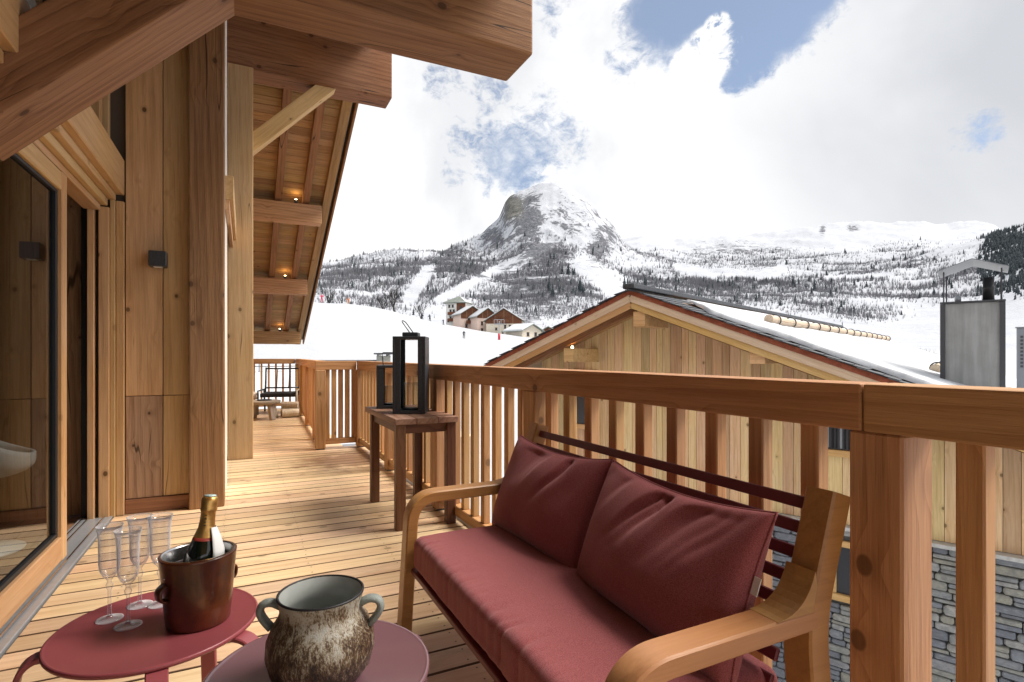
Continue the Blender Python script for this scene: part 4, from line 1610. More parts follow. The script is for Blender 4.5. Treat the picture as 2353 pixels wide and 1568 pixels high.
# wall above and behind the sliding door
block('wall', (-1.30, -1.6, 3.9), (-.98, 4.93, 4.9), 'wood_wall', HOUSE, 0.0, 'Y')
uw = block('upper_window', (-1.05, -1.5, 2.62), (-1.03, 4.70, 3.9), 'pane_glass', HOUSE, 0.0, 'Y')
block('mullion', (-1.02, 4.70, 2.615), (-.90, 4.765, 4.3), 'wood_window', uw, .004, 'Z')
block('gasket', (-1.015, 4.665, 2.615), (-.95, 4.699, 4.3), 'gasket', uw, .002, 'Z')
block('mullion', (-1.02, 4.80, 2.615), (-.87, 4.86, 4.3), 'wood_window', uw, .004, 'Z')
block('lintel', (-.98, -1.6, 2.352), (-.79, 4.895, 2.612), 'wood_window', HOUSE, .006, 'Y')
for lo, hi in (((-.99, -1.5, 2.30), (-.835, 4.85, 2.350)), ((-1.0, -1.5, 2.245), (-.875, 4.80, 2.298)), ((-1.01, -1.5, 2.20), (-.91, 4.76, 2.243))):
    block('header_trim', lo, hi, 'wood_window', HOUSE, .004, 'Y')
for (x0, x1, y0, y1, m) in ((-.835, -.788, 4.853, 4.897, 'wood_window'), (-.868, -.838, 4.835, 4.93, 'wood_window'), (-.932, -.870, 4.815, 4.93, 'wood_wall'),
                            (-.952, -.935, 4.86, 4.93, 'gasket'), (-.995, -.955, 4.80, 4.93, 'wood_window'), (-1.05, -.997, 4.90, 4.93, 'gasket')):
    block('jamb', (x0, y0, .0), (x1, y1, 2.3 if x0 > -.9 else 2.24), m, HOUSE, .003, 'Z')

# sliding door
DOOR = block('sliding_door', (-.975, 3.835, .03), (-.905, 3.925, 2.195), 'wood_window', HOUSE, .005, 'Z')
block('rail', (-.972, -1.4, .03), (-.908, 3.834, .165), 'wood_window', DOOR, .005, 'Y')
block('rail', (-.972, -1.4, 2.09), (-.908, 3.834, 2.193), 'wood_window', DOOR, .005, 'Y')
block('gasket', (-.955, -1.4, .166), (-.925, 3.834, .19), 'gasket', DOOR, .002, 'Y')
block('gasket', (-.955, -1.4, 2.07), (-.925, 3.834, 2.089), 'gasket', DOOR, .002, 'Y')
block('gasket', (-.955, 3.80, .191), (-.925, 3.834, 2.069), 'gasket', DOOR, .002, 'Z')
mesh_obj('pane', [(-.94, -1.4, .19), (-.94, 3.80, .19), (-.94, 3.80, 2.07), (-.94, -1.4, 2.07)], [(0, 1, 2, 3)], 'pane_glass', DOOR)
TH = block('threshold', (-1.05, -1.5, -.02), (-.852, 4.86, .012), 'aluminium', HOUSE, .003, 'Y')
for x in (-.893, -.985, -1.02):
    block('track', (x - .004, -1.5, .013), (x + .004, 4.80, .026), 'steel', TH, .001, 'Y')

# the room behind the glass
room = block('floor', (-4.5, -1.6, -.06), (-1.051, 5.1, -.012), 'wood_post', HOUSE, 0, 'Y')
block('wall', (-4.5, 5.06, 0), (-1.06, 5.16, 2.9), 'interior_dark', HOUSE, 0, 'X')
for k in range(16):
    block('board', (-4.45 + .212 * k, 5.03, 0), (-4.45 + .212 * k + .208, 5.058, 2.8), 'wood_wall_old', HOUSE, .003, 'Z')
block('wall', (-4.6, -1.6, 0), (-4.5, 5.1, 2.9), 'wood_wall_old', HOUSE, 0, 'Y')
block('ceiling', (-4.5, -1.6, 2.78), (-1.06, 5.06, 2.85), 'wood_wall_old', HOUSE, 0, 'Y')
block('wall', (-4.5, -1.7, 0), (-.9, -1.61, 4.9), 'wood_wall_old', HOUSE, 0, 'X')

# purlins, braces
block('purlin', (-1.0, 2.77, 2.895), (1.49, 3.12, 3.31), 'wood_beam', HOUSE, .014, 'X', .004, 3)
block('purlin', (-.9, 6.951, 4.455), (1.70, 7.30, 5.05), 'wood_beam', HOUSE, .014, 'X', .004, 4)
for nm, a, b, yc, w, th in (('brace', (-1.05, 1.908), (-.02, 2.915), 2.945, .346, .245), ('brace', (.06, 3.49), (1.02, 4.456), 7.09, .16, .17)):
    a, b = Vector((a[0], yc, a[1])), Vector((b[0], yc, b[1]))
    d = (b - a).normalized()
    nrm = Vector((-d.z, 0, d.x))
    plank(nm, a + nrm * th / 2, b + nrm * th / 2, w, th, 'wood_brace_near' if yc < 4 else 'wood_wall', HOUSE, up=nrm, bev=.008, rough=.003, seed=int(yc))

# roof: near slope over the sofa, far slope over the rest of the terrace
SLP = .415


def zfar(y):      # underside of the far soffit
    return 3.86 - SLP * (y - 10.1)


def znear(y):
    return 5.17 - .41 * (7.12 - y)


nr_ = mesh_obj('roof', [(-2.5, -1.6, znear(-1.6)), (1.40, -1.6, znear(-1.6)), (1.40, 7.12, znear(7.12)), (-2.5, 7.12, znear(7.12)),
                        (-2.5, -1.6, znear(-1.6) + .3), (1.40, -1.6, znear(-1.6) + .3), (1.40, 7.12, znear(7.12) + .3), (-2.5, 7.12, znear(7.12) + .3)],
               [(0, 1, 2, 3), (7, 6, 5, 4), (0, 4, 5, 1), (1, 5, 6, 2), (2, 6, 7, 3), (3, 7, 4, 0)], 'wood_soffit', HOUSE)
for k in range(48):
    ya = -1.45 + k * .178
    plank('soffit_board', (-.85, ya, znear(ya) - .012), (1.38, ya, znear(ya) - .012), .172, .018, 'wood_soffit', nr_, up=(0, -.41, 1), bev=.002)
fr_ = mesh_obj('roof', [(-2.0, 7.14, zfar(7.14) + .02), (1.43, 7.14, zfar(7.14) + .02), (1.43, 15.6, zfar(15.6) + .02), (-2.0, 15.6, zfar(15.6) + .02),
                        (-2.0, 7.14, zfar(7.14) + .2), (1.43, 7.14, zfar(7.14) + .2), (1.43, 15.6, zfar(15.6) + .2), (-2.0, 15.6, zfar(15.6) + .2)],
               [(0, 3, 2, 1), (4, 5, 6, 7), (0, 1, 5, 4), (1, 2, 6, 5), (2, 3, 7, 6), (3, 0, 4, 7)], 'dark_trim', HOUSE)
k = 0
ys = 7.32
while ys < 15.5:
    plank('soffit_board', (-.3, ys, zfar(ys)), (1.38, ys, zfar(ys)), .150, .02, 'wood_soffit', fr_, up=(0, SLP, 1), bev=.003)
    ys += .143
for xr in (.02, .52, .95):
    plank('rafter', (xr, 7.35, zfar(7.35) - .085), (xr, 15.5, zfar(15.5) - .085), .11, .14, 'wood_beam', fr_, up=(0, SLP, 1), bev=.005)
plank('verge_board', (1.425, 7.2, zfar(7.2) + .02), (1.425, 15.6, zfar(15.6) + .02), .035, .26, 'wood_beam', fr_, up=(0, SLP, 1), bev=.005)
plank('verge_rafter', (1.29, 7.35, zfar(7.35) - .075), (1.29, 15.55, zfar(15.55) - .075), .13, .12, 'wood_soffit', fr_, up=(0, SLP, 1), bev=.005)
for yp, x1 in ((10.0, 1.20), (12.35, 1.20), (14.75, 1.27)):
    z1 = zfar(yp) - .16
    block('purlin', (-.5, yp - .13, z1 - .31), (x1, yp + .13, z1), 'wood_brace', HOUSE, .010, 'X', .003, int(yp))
block('wall', (-.5, 7.4, .0), (-.22, 15.2, 5.4), 'wood_wall', HOUSE, 0, 'Z')


def spot(x, y, z, label, power=0.12):
    root = empty('spotlight', (x, y, z), label, 'spotlight', 'little warm uplights on the purlins')
    lathe('housing', [(0, 0), (.028, 0), (.028, .05), (.024, .055), (0, .055)], 'black_metal', root, (x, y, z), 14)
    lathe('bulb', [(0, .052), (.02, .056), (.016, .068), (0, .073)], 'bulb_glow', root, (x, y, z), 12)
    ld = bpy.data.lights.new('lamp', 'POINT')
    ld.energy = power
    ld.color = (1.0, .62, .25)
    ld.shadow_soft_size = .02
    lo = bpy.data.objects.new('lamp', ld)
    COL.objects.link(lo)
    lo.parent = root
    lo.matrix_basis = Matrix.Translation((0, 0, .11))


spot(.79, 9.90, zfar(10.0) - .16, 'lit warm spotlight on the nearest of the three soffit purlins')
spot(.77, 12.25, zfar(12.35) - .16, 'lit warm spotlight on the middle soffit purlin')
spot(.80, 14.65, zfar(14.75) - .16, 'lit warm spotlight on the lowest, farthest soffit purlin')

# wall lamp
wl = empty('wall_lamp', (-.574, 4.9, 1.89), 'black cube wall lamp on the timber wall beside the sliding door', 'lamp')
block('back_plate', (-.605, 4.888, 1.86), (-.543, 4.8995, 1.92), 'black_metal', wl, .002)
block('housing', (-.629, 4.785, 1.833), (-.517, 4.8875, 1.946), 'black_metal', wl, .004)
block('lens', (-.60, 4.81, 1.829), (-.546, 4.865, 1.8325), 'white_frame', wl, 0)

# white shell chair inside the room
def shell_chair():
    c = Vector((-1.40, 4.30, 0))
    root = empty('shell_chair', c, 'white moulded tub chair standing inside behind the glass door', 'chair')
    V, Fc = [], []
    nu, nv = 28, 10
    for i in range(nv):
        tt = i / (nv - 1)
        for j in range(nu):
            an = 2 * math.pi * j / nu
            back = .5 + .5 * math.cos(an - R(200))
            r = .06 + .19 * math.sin(min(1.0, tt * 1.25) * math.pi / 2) + .03 * tt * back
            z = .44 + tt ** 1.8 * (.14 + .30 * back ** 1.5)
            V.append((c.x + r * math.cos(an), c.y + r * math.sin(an), z))
    for i in range(nv - 1):
        for j in range(nu):
            Fc.append((i * nu + j, i * nu + (j + 1) % nu, (i + 1) * nu + (j + 1) % nu, (i + 1) * nu + j))
    Fc.append(tuple(range(nu))[::-1])
    sh = mesh_obj('shell', V, Fc, 'white_plastic', root, None, True)
    sh.modifiers.new('thick', 'SOLIDIFY').thickness = .014
    lathe('pedestal', [(0, 0), (.20, 0), (.205, .012), (.05, .03), (.028, .10), (.026, .36), (.06, .43), (0, .438)], 'white_plastic', root, c, 28)


shell_chair()

# ================================================================== NEIGHBOURING CHALET
NB = Matrix(((.386, .922, 0, 7.669), (-.922, .386, 0, 2.927), (0, 0, 1, 0), (0, 0, 0, 1)))
NH = empty('neighbour_chalet', (7.669, 2.927, -4.5), 'neighbouring chalet with a pale timber gable, stone base and snowy slate roof beyond the railing', 'house')
AX, AZ, NSL = -4.55, 2.20, .385
XL, XRR = -7.75, 1.0


def rz_(x):
    return AZ - NSL * abs(x - AX)


def npl(name, a, b, w, h, mat, parent=NH, up=(0, 0, 1), bev=.003):
    a, b = NB @ Vector(a), NB @ Vector(b)
    return plank(name, a, b, w, h, mat, parent, up=(NB.to_3x3() @ Vector(up)), bev=bev)


NBR = NB
NB = NB @ Matrix.Translation((0, .38, 0))
NW = lpoly('wall', NB, [(-7.0, .035, -4.6), (.8, .035, -4.6), (.8, .035, rz_(.8) - .05), (AX, .035, AZ - .05), (-7.0, .035, rz_(-7.0) - .05),
                        (-7.0, 15.0, -4.6), (.8, 15.0, -4.6), (.8, 15.0, rz_(.8) - .05), (AX, 15.0, AZ - .05), (-7.0, 15.0, rz_(-7.0) - .05)],
           [(4, 3, 2, 1, 0), (5, 6, 7, 8, 9), (1, 2, 7, 6), (5, 9, 4, 0)], 'mortar', NH)
x = -7.0
rs = random.Random(4)
while x < .8:
    w = rs.uniform(.10, .19)
    xm = x + w / 2
    npl('facade_board', (xm, .016 + rs.uniform(-.004, .004), -1.12), (xm, .016 + rs.uniform(-.004, .004), rz_(xm) - .12), w - .005, .03, 'wood_facade', NW, up=(0, 1, 0))
    x += w
# dark plank skin behind the boards so the joints read
lpoly('backing', NB, [(-7.0, .0335, -1.13), (.8, .0335, -1.13), (.8, .0335, rz_(.8) - .06), (AX, .0335, AZ - .06), (-7.0, .0335, rz_(-7.0) - .06)], [(4, 3, 2, 1, 0)], 'interior_dark', NW)
npl('stone_ledge', (-7.05, -.05, -1.15), (.85, -.05, -1.15), .17, .05, 'stone_cap', NW, bev=.008)


def nwin(s0, s1, z0, z1, curt=True, fm='wood_fascia_tan'):
    f = lbox('window', NB, (-s1, -.035, z0), (-s0, -.004, z1), 'house_glass', NW)
    for lo, hi in (((-s1 - .06, -.06, z1), (-s0 + .06, -.002, z1 + .08)), ((-s1 - .07, -.06, z0), (-s1, -.002, z1)), ((-s0, -.06, z0), (-s0 + .07, -.002, z1))):
        lbox('frame', NB, lo, hi, fm, f, .003)
    lbox('sill', NB, (-s1 - .08, -.09, z0 - .09), (-s0 + .08, -.002, z0 - .001), fm, f, .004)
    if curt:
        n = int((s1 - s0) / .05)
        for k in range(n):
            xx = -s1 + .03 + k * .05
            lbox('curtain_fold', NB, (xx, -.045, z0 + .02), (xx + .018 + .01 * (k % 2), -.036, z1 - .1), 'dark_cushion' if k % 3 else 'flue_grey', f)
    return f


nwin(5.76, 6.2, -.10, .82, False)
nwin(1.15, 2.0, -.11, .75)
nwin(1.15, 1.86, -2.06, -1.42, False)

# rubble stone base, coursed: the pieces that show largest are stones of their own
stones = []
z = -1.18
rs = random.Random(9)
while z > -3.9:
    hrow = rs.choice((.045, .06, .075, .09, .11, .13))
    x = -3.5 + rs.uniform(-.2, 0)
    while x < .8:
        w = rs.uniform(.10, .42) * (1.0 if hrow > .07 else 1.15)
        if not (-1.98 < x + w / 2 < -1.02 and z - hrow < -1.36 and z > -2.2):
            sub = [(x, w, z - hrow, z)]
            if hrow > .1 and rs.random() < .3:
                sub = [(x, w, z - hrow, z - hrow * .52), (x, w, z - hrow * .48, z)]
            stones += sub
        x += w + .008
    z -= hrow + .008


def stone_mesh(w, h, seed, d=.07):
    rr = random.Random(seed)
    ch = min(w, h) * .28
    j = lambda s: rr.uniform(-s, s)
    pts = [(-w / 2 + ch * rr.uniform(.3, 1.3), -h / 2), (w / 2 - ch * rr.uniform(.3, 1.3), -h / 2 + j(.004)), (w / 2, -h / 2 + ch * rr.uniform(.4, 1.2)), (w / 2, h / 2 - ch * rr.uniform(.4, 1.2)),
           (w / 2 - ch * rr.uniform(.3, 1.3), h / 2), (-w / 2 + ch * rr.uniform(.3, 1.3), h / 2 + j(.004)), (-w / 2, h / 2 - ch * rr.uniform(.4, 1.2)), (-w / 2, -h / 2 + ch * rr.uniform(.4, 1.2))]
    pr = rr.uniform(.004, .045)
    V = [(px, .03, pz) for px, pz in pts] + [(px * .985, -pr, pz * .96) for px, pz in pts] + [(px * .86, -pr - .012, pz * .74) for px, pz in pts]
    Fc = []
    for r0 in (0, 8):
        for k in range(8):
            Fc.append((r0 + k, r0 + (k + 1) % 8, r0 + 8 + (k + 1) % 8, r0 + 8 + k))
    Fc.append(tuple(range(16, 24)))
    return V, Fc


order = sorted(stones, key=lambda s: -(s[0] + s[1] / 2) * 1.0 + abs(s[2] + 1.8) * .2)
restV, restF = [], []
for i, (x, w, z0, z1) in enumerate(order):
    V, Fc = stone_mesh(w, z1 - z0, i)
    c = Vector((x + w / 2, 0, (z0 + z1) / 2))
    if i < 300:
        me = bpy.data.meshes.new('stone')
        me.from_pydata(V, [], Fc)
        link('stone', me, 'rubble_stone', NW, NB @ Matrix.Translation(c))
    else:
        b0 = len(restV)
        restV += [NB @ (Vector(v) + c) for v in V]
        restF += [tuple(b0 + q for q in f) for f in Fc]
if restV:
    o = mesh_obj('stonework', restV, restF, 'rubble_stone', NW)
    o['kind'] = 'stuff'

NB = NBR
# roof
for sgn, xe in ((-1, XL), (1, XRR)):
    ze = rz_(xe)
    NR = lpoly('roof', NB, [(AX, -.44, AZ - .20), (xe, -.44, ze - .20), (xe, 15.4, ze - .20), (AX, 15.4, AZ - .20),
                            (AX, -.44, AZ - .02), (xe, -.44, ze - .02), (xe, 15.4, ze - .02), (AX, 15.4, AZ - .02)],
               [(0, 1, 2, 3), (4, 5, 6, 7), (0, 1, 5, 4), (1, 2, 6, 5), (2, 3, 7, 6), (3, 0, 4, 7)], 'wood_soffit', NH)
    if sgn > 0:
        NRR = NR
    upv = (sgn * NSL, 0, 1)
    for nm, yo, off, th, hh, m in (('lower_fascia', -.455, -.225, .028, .105, 'wood_fascia_tan'), ('upper_fascia', -.485, -.118, .032, .115, 'wood_fascia_pale'), ('roof_trim', -.497, -.030, .05, .068, 'red_trim')):
        npl(nm, (AX + sgn * .0, yo, AZ + off), (xe, yo, ze + off), th, hh, m, NR, up=upv)
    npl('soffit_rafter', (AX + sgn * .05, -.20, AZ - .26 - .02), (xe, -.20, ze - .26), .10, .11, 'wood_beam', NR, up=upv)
    L = abs(xe - AX)
    slate_me = None
    nrow = int(L / .155)
    for k in range(nrow):
        for c_ in range(3 if (k < 8 and sgn > 0) else (2 if k % 2 else 1)):
            for extra in range(4 if (sgn > 0 and k < 3 and c_ == 2) else 1):
                xc = AX + sgn * (.10 + .155 * k)
                yc = -.42 + .24 * c_ + (.0 if k % 2 else -.05) + .24 * extra + rs.uniform(-.012, .012)
                a = Vector((xc - sgn * .13, yc, rz_(xc - sgn * .13) + .012 + .002 * c_))
                b = Vector((xc + sgn * .13, yc, rz_(xc + sgn * .13) + .028 + .002 * c_))
                npl('slate', a, b, .235, .010, 'slate', NR, up=upv, bev=.0)
npl('ridge_cap', (AX, -.55, AZ + .062), (AX, 15.4, AZ + .062), .20, .08, 'slate', NRR, bev=.012)

# snow lying on the right slope
nx, ny = 60, 90
V, Fc = [], []
for i in range(nx + 1):
    for j in range(ny + 1):
        fx, fy = i / nx, j / ny
        x = AX + .16 + (XRR + .05 - AX - .16) * fx
        edge = -.20 + .10 * mnoise.noise(Vector((x * 2.6, 3.3, 0))) + .05 * mnoise.noise(Vector((x * 9, 7.3, 0)))
        if fx < .18:
            edge += (.18 - fx) / .18 * 1.5
        y = edge + (15.3 - edge) * fy ** 1.5
        d = min(fx * 6.0, fy ** .5 * 5, 1.0)
        hgt = .085 * d ** .5 * (1 + .28 * mnoise.noise(Vector((x * 1.1, y * .7, 1.0)))) + .018 * mnoise.noise(Vector((x * 5, y * 4, 2.0))) * d
        V.append(NB @ Vector((x, y, rz_(x) + .035 + max(hgt, -.02 if d > .05 else -.05))))
for i in range(nx):
    for j in range(ny):
        a = i * (ny + 1) + j
        Fc.append((a, a + ny + 1, a + ny + 2, a + 1))
mesh_obj('snow_cover', V, Fc, 'snow_roof', NRR, None, True)
lpoly('snow_cover', NB, [(AX - .2, -.2, rz_(AX - .2) + .05), (XL + .1, -.2, rz_(XL + .1) + .05), (XL + .1, 15, rz_(XL + .1) + .05), (AX - .2, 15, rz_(AX - .2) + .05)], [(3, 2, 1, 0)], 'snow_roof', NRR)

# purlins carrying the overhang
for s, zt, y0 in ((4.43, 1.87, -.43), (5.78, 1.30, -.43), (2.66, 1.30, -.43), (7.1, .82, -.43), (.4, .38, -.43)):
    lbox('purlin', NB, (-s - .10, y0, zt - .24), (-s + .10, .40, zt), 'wood_wall', NH, .006)
lat = lathe('uplight', [(0, 0), (.02, 0), (.02, .03), (0, .045)], 'bulb_glow', NH, NB @ Vector((-5.82, -.25, 1.305)), 10)


def snow_log(s, y0, y1, label, hooks):
    x = -s
    zc = rz_(x) + .17
    a, b = NB @ Vector((x, y0, zc)), NB @ Vector((x, y1, zc))
    root = empty('snow_guard_log', a, label, 'log', 'snow guard logs on the neighbouring roof')
    n = 40
    bm = bmesh.new()
    seg = 12
    M = frame(a, b)
    L = (b - a).length
    ringv = []
    for i in range(n + 1):
        xx = -L / 2 + L * i / n
        rr = .072 * (1 + .10 * mnoise.noise(Vector((xx * 1.2, s, 0))))
        oy, oz = .018 * mnoise.noise(Vector((xx * .5, s, 3))), .018 * mnoise.noise(Vector((xx * .5, s, 8)))
        ringv.append([bm.verts.new((xx, oy + rr * math.cos(2 * math.pi * k / seg), oz + rr * math.sin(2 * math.pi * k / seg))) for k in range(seg)])
    for i in range(n):
        for k in range(seg):
            bm.faces.new((ringv[i][k], ringv[i][(k + 1) % seg], ringv[i + 1][(k + 1) % seg], ringv[i + 1][k]))
    bm.faces.new(ringv[0][::-1])
    bm.faces.new(ringv[-1])
    bm_obj('log', bm, 'wood_log', root, M, False)
    for k in range(hooks):
        yy = y0 + .35 + (y1 - y0 - .5) * k / (hooks - 1)
        pts = []
        for q in range(13):
            an = R(-60 + 235 * q / 12)
            pts.append(NB @ Vector((x + .093 * math.cos(an), yy, zc + .093 * math.sin(an))))
        pts.append(NB @ Vector((x - .10, yy, zc - .09)))
        pts.insert(0, NB @ Vector((x + .13, yy, zc - .16)))
        tube('hook', pts, .011, 'black_metal', root, 6)


snow_log(2.93, 1.0, 14.2, 'long peeled snow guard log with metal hooks high on the snowy neighbouring roof', 15)
snow_log(.92, 2.45, 14.2, 'lower snow guard log, only its sawn end showing left of the metal chimney', 13)


def chimney():
    k0, k1, s0, s1 = 1.3, 1.92, .16, .77
    base = NB @ Vector((-.46, 1.6, .5))
    root = empty('chimney', base, 'grey sheet metal chimney with dark corner trim, open cap and black flue', 'chimney')
    lbox('casing', NB, (-s1, k0, .40), (-s0, k1, 1.875), 'chimney_grey', root, .004)
    for sx in (-s1, -s0):
        for ky in (k0, k1):
            lbox('corner_trim', NB, (sx - .028, ky - .024, .41), (sx + .028, ky + .024, 1.872), 'dark_trim', root, .002)
    lbox('top_plate', NB, (-s1 - .03, k0 - .03, 1.876), (-s0 + .03, k1 + .03, 1.90), 'dark_trim', root, .002)
    for sx in (-s1 + .01, -s0 - .01):
        for ky in (k0 + .01, k1 - .01):
            lbox('cap_leg', NB, (sx - .008, ky - .008, 1.9), (sx + .008, ky + .008, 2.31 if True else 2.3), 'dark_trim', root)
    mx = -(s0 + s1) / 2
    hw = (s1 - s0) / 2 + .06
    for sg in (-1, 1):
        lpoly('cap', NB, [(mx, k0 - .08, 2.445), (mx + sg * hw, k0 - .08, 2.31), (mx + sg * hw, k1 + .08, 2.31), (mx, k1 + .08, 2.445),
                          (mx, k0 - .08, 2.455), (mx + sg * hw, k0 - .08, 2.32), (mx + sg * hw, k1 + .08, 2.32), (mx, k1 + .08, 2.455)],
              [(0, 1, 2, 3), (4, 5, 6, 7), (0, 1, 5, 4), (1, 2, 6, 5), (2, 3, 7, 6), (3, 0, 4, 7)], 'cap_metal', root)
    lathe('flue', [(0, 0), (.062, 0), (.062, .15), (.066, .155), (.066, .20), (.060, .205), (.060, .32), (.05, .325), (0, .325)], 'flue_black', root, NB @ Vector((-.30, 1.6, 1.901)), 20)
    lathe('flue', [(0, 0), (.036, 0), (.036, .09), (.03, .095), (0, .095)], 'flue_grey', root, NB @ Vector((-.62, 1.6, 1.901)), 16)


chimney()


def vent_stack():
    base = NB @ Vector((.10, 6.0, .7))
    root = empty('vent_stack', base, 'pale metal vent stack with louvres at the right edge behind the chimney', 'vent')
    lbox('casing', NB, (.09, 6.0, .30), (.22, 6.2, 1.70), 'cap_metal', root, .004)
    for k in range(9):
        lbox('louvre', NB, (.14, 5.985, .95 + .07 * k), (.18, 5.999, .99 + .07 * k), 'dark_trim', root)
    lbox('cap', NB, (.07, 5.97, 1.701), (.24, 6.23, 1.72), 'cap_metal', root, .004)


vent_stack()

_p = Vector((*terrain_xy(2118, 42), -3.4))
bare_tree(0, 0, 6.9, 'bushy leafless tree rising behind the snowy roof beside the metal chimney', seed=31, base=_p, levels=6, spread=.5, group='bare trees by the neighbouring chalet')

# ================================================================== ROOFS BELOW THE FAR END
def low_roof():
    M = Matrix.Translation((2.0, 18, 0))
    root = empty('low_roof_house', (2.0, 20, -4), 'low house under a broad snow-covered roof below the far railing', 'house')
    lbox('wall', M, (-7, 1.5, -4.6), (6, 12, -1.9), 'plaster_cream', root)
    zr = lambda y: -2.1 + .24 * y
    for nm, t0, t1, m, i in (('roof', 0, .16, 'slate', 0.0), ('snow_cover', .161, .38, 'snow_roof', .2)):
        lpoly(nm, M, [(-8 + i, i, zr(i) + t0), (4.6 - i, i, zr(i) + t0), (4.6 - i, 11 - i, zr(11 - i) + t0), (-8 + i, 11 - i, zr(11 - i) + t0),
                      (-8 + i, i, zr(i) + t1), (4.6 - i, i, zr(i) + t1), (4.6 - i, 11 - i, zr(11 - i) + t1), (-8 + i, 11 - i, zr(11 - i) + t1)],
              [(0, 3, 2, 1), (4, 5, 6, 7), (0, 1, 5, 4), (1, 2, 6, 5), (2, 3, 7, 6), (3, 0, 4, 7)], m, root)
    for k in range(8):
        lbox('snow_stop', M, (-5.4 + 1.0 * k, 9.0, zr(9) + .36), (-5.36 + 1.0 * k, 9.05, zr(9) + .80), 'dark_trim', root)
    lbox('pole', M, (-7.2, 8.98, zr(9) + .62), (2.4, 9.02, zr(9) + .655), 'dark_trim', root)
    lbox('ridge_cap', M, (-8.1, 10.7, zr(10.8) + .37), (4.7, 11.1, zr(10.8) + .47), 'cap_metal', root)
    ch = Vector((6.45, 28.2, .62))
    root = empty('stone_chimney', ch, 'small grey stone chimney with a cap on the low roof behind the lanterns', 'chimney')
    lbox('stack', Matrix.Translation(ch), (-.30, -.30, -.1), (.30, .30, .55), 'rubble_stone', root, .03)
    lbox('cap', Matrix.Translation(ch), (-.42, -.42, .62), (.42, .42, .70), 'slate', root, .02)
    for sx in (-.24, .24):
        for sy in (-.24, .24):
            lbox('cap_leg', Matrix.Translation(ch), (sx - .05, sy - .05, .551), (sx + .05, sy + .05, .619), 'stone_cap', root)


low_roof()

# ================================================================== SOFA
def round_box(hx, hy, hz, r, nx, ny, nz, f=None):
    """soft cuboid centred on the origin; f(p, n) may push the surface about"""
    bm = bmesh.new()
    faces = {}

    def grid(o, du, dv, nu, nv):
        vs = [[bm.verts.new(o + du * (2 * i / nu) + dv * (2 * j / nv)) for j in range(nv + 1)] for i in range(nu + 1)]
        for i in range(nu):
            for j in range(nv):
                bm.faces.new((vs[i][j], vs[i + 1][j], vs[i + 1][j + 1], vs[i][j + 1]))
    X, Y, Z = Vector((hx, 0, 0)), Vector((0, hy, 0)), Vector((0, 0, hz))
    for sg in (-1, 1):
        grid(Z * sg - X - Y, X, Y, nx, ny)
        grid(Y * sg - X - Z, X, Z, nx, nz)
        grid(X * sg - Y - Z, Y, Z, ny, nz)
    bmesh.ops.remove_doubles(bm, verts=bm.verts[:], dist=1e-5)
    for v in bm.verts:
        p = v.co
        q = Vector((max(-hx + r, min(hx - r, p.x)), max(-hy + r, min(hy - r, p.y)), max(-hz + r, min(hz - r, p.z))))
        d = p - q
        n = d.normalized() if d.length > 1e-9 else Vector((0, 0, 1))
        v.co = q + n * r if d.length > 1e-9 else p
        if f:
            v.co = f(v.co.copy(), n)
    return bm


def wrinkle(y, seed, freq):
    n = mnoise.noise(Vector((y * freq, seed, .3)))
    return max(0.0, 1 - abs(n) * 4.0)


SOFA = empty('sofa', (.9, 1.54, 0), 'two-seat garden sofa with bent wooden arms, dark red slatted back and red seat cushion', 'sofa')


def sofa_side(y):
    sec = rrect(.074, .046, .005, 1)
    path = smooth_path([(.598, y, .0), (.632, y, .577), (1.150, y, .580)], [0, .105, 0], 12)
    o = bm_obj('arm', sweep(path, sec, False, Vector((0, 1, 0))), 'wood_sofa', SOFA, None, True)
    o.modifiers.new('es', 'EDGE_SPLIT').split_angle = R(32)
    path = smooth_path([(1.212, y, .0), (1.152, y, .575), (1.242, y, .850)], [0, .09, 0], 10)
    o = bm_obj('upright', sweep(path, rrect(.0735, .066, .005, 1), False, Vector((0, 1, 0))), 'wood_sofa', SOFA, None, True)
    o.modifiers.new('es', 'EDGE_SPLIT').split_angle = R(32)
    # curved fillet where the arm runs up into the back
    pts = [(1.16, .60), (1.02, .6025)]
    for k in range(9):
        q = k / 8
        pts.append((1.02 * (1 - q) ** 2 + 2 * q * (1 - q) * 1.112 + 1.142 * q * q, .6030 * (1 - q) ** 2 + 2 * q * (1 - q) * .603 + .690 * q * q))
    n = len(pts)
    V = [(px, y - .0365, pz) for px, pz in pts] + [(px, y + .0365, pz) for px, pz in pts]
    Fc = [tuple(range(n)), tuple(range(2 * n - 1, n - 1, -1))] + [(i, n + i, n + (i + 1) % n, (i + 1) % n) for i in range(n)]
    bm = bmesh.new()
    vs = [bm.verts.new(v) for v in V]
    for f in Fc:
        bm.faces.new([vs[i] for i in f])
    bm_obj('fillet', bm, 'wood_sofa', SOFA)
    for xx, zz in ((1.165, .42), (1.13, .62)):
        lathe('bolt', [(0, -.0335), (.006, -.0345), (.008, -.033), (.008, 0)], 'steel', SOFA, (xx, y, zz), 12, Matrix.Rotation(R(-90), 4, 'X'))


sofa_side(.835)
sofa_side(2.245)
for k in range(8):
    z = .812 - .056 * k
    x = 1.226 - (.812 - z) * .34
    plank('back_slat', (x, .870, z), (x, 2.210, z), .012, .030, 'slat_metal', SOFA, up=(.38, 0, .92), bev=.003)
for a, b in (((.634, .871, .284), (.634, 2.209, .284)), ((1.115, .871, .280), (1.115, 2.209, .280))):
    plank('seat_rail', a, b, .030, .022, 'slat_metal', SOFA, bev=.003)
for k in range(9):
    yy = .95 + .148 * k
    plank('seat_slat', (.650, yy, .283), (1.099, yy, .283), .03, .012, 'slat_metal', SOFA, bev=.002)


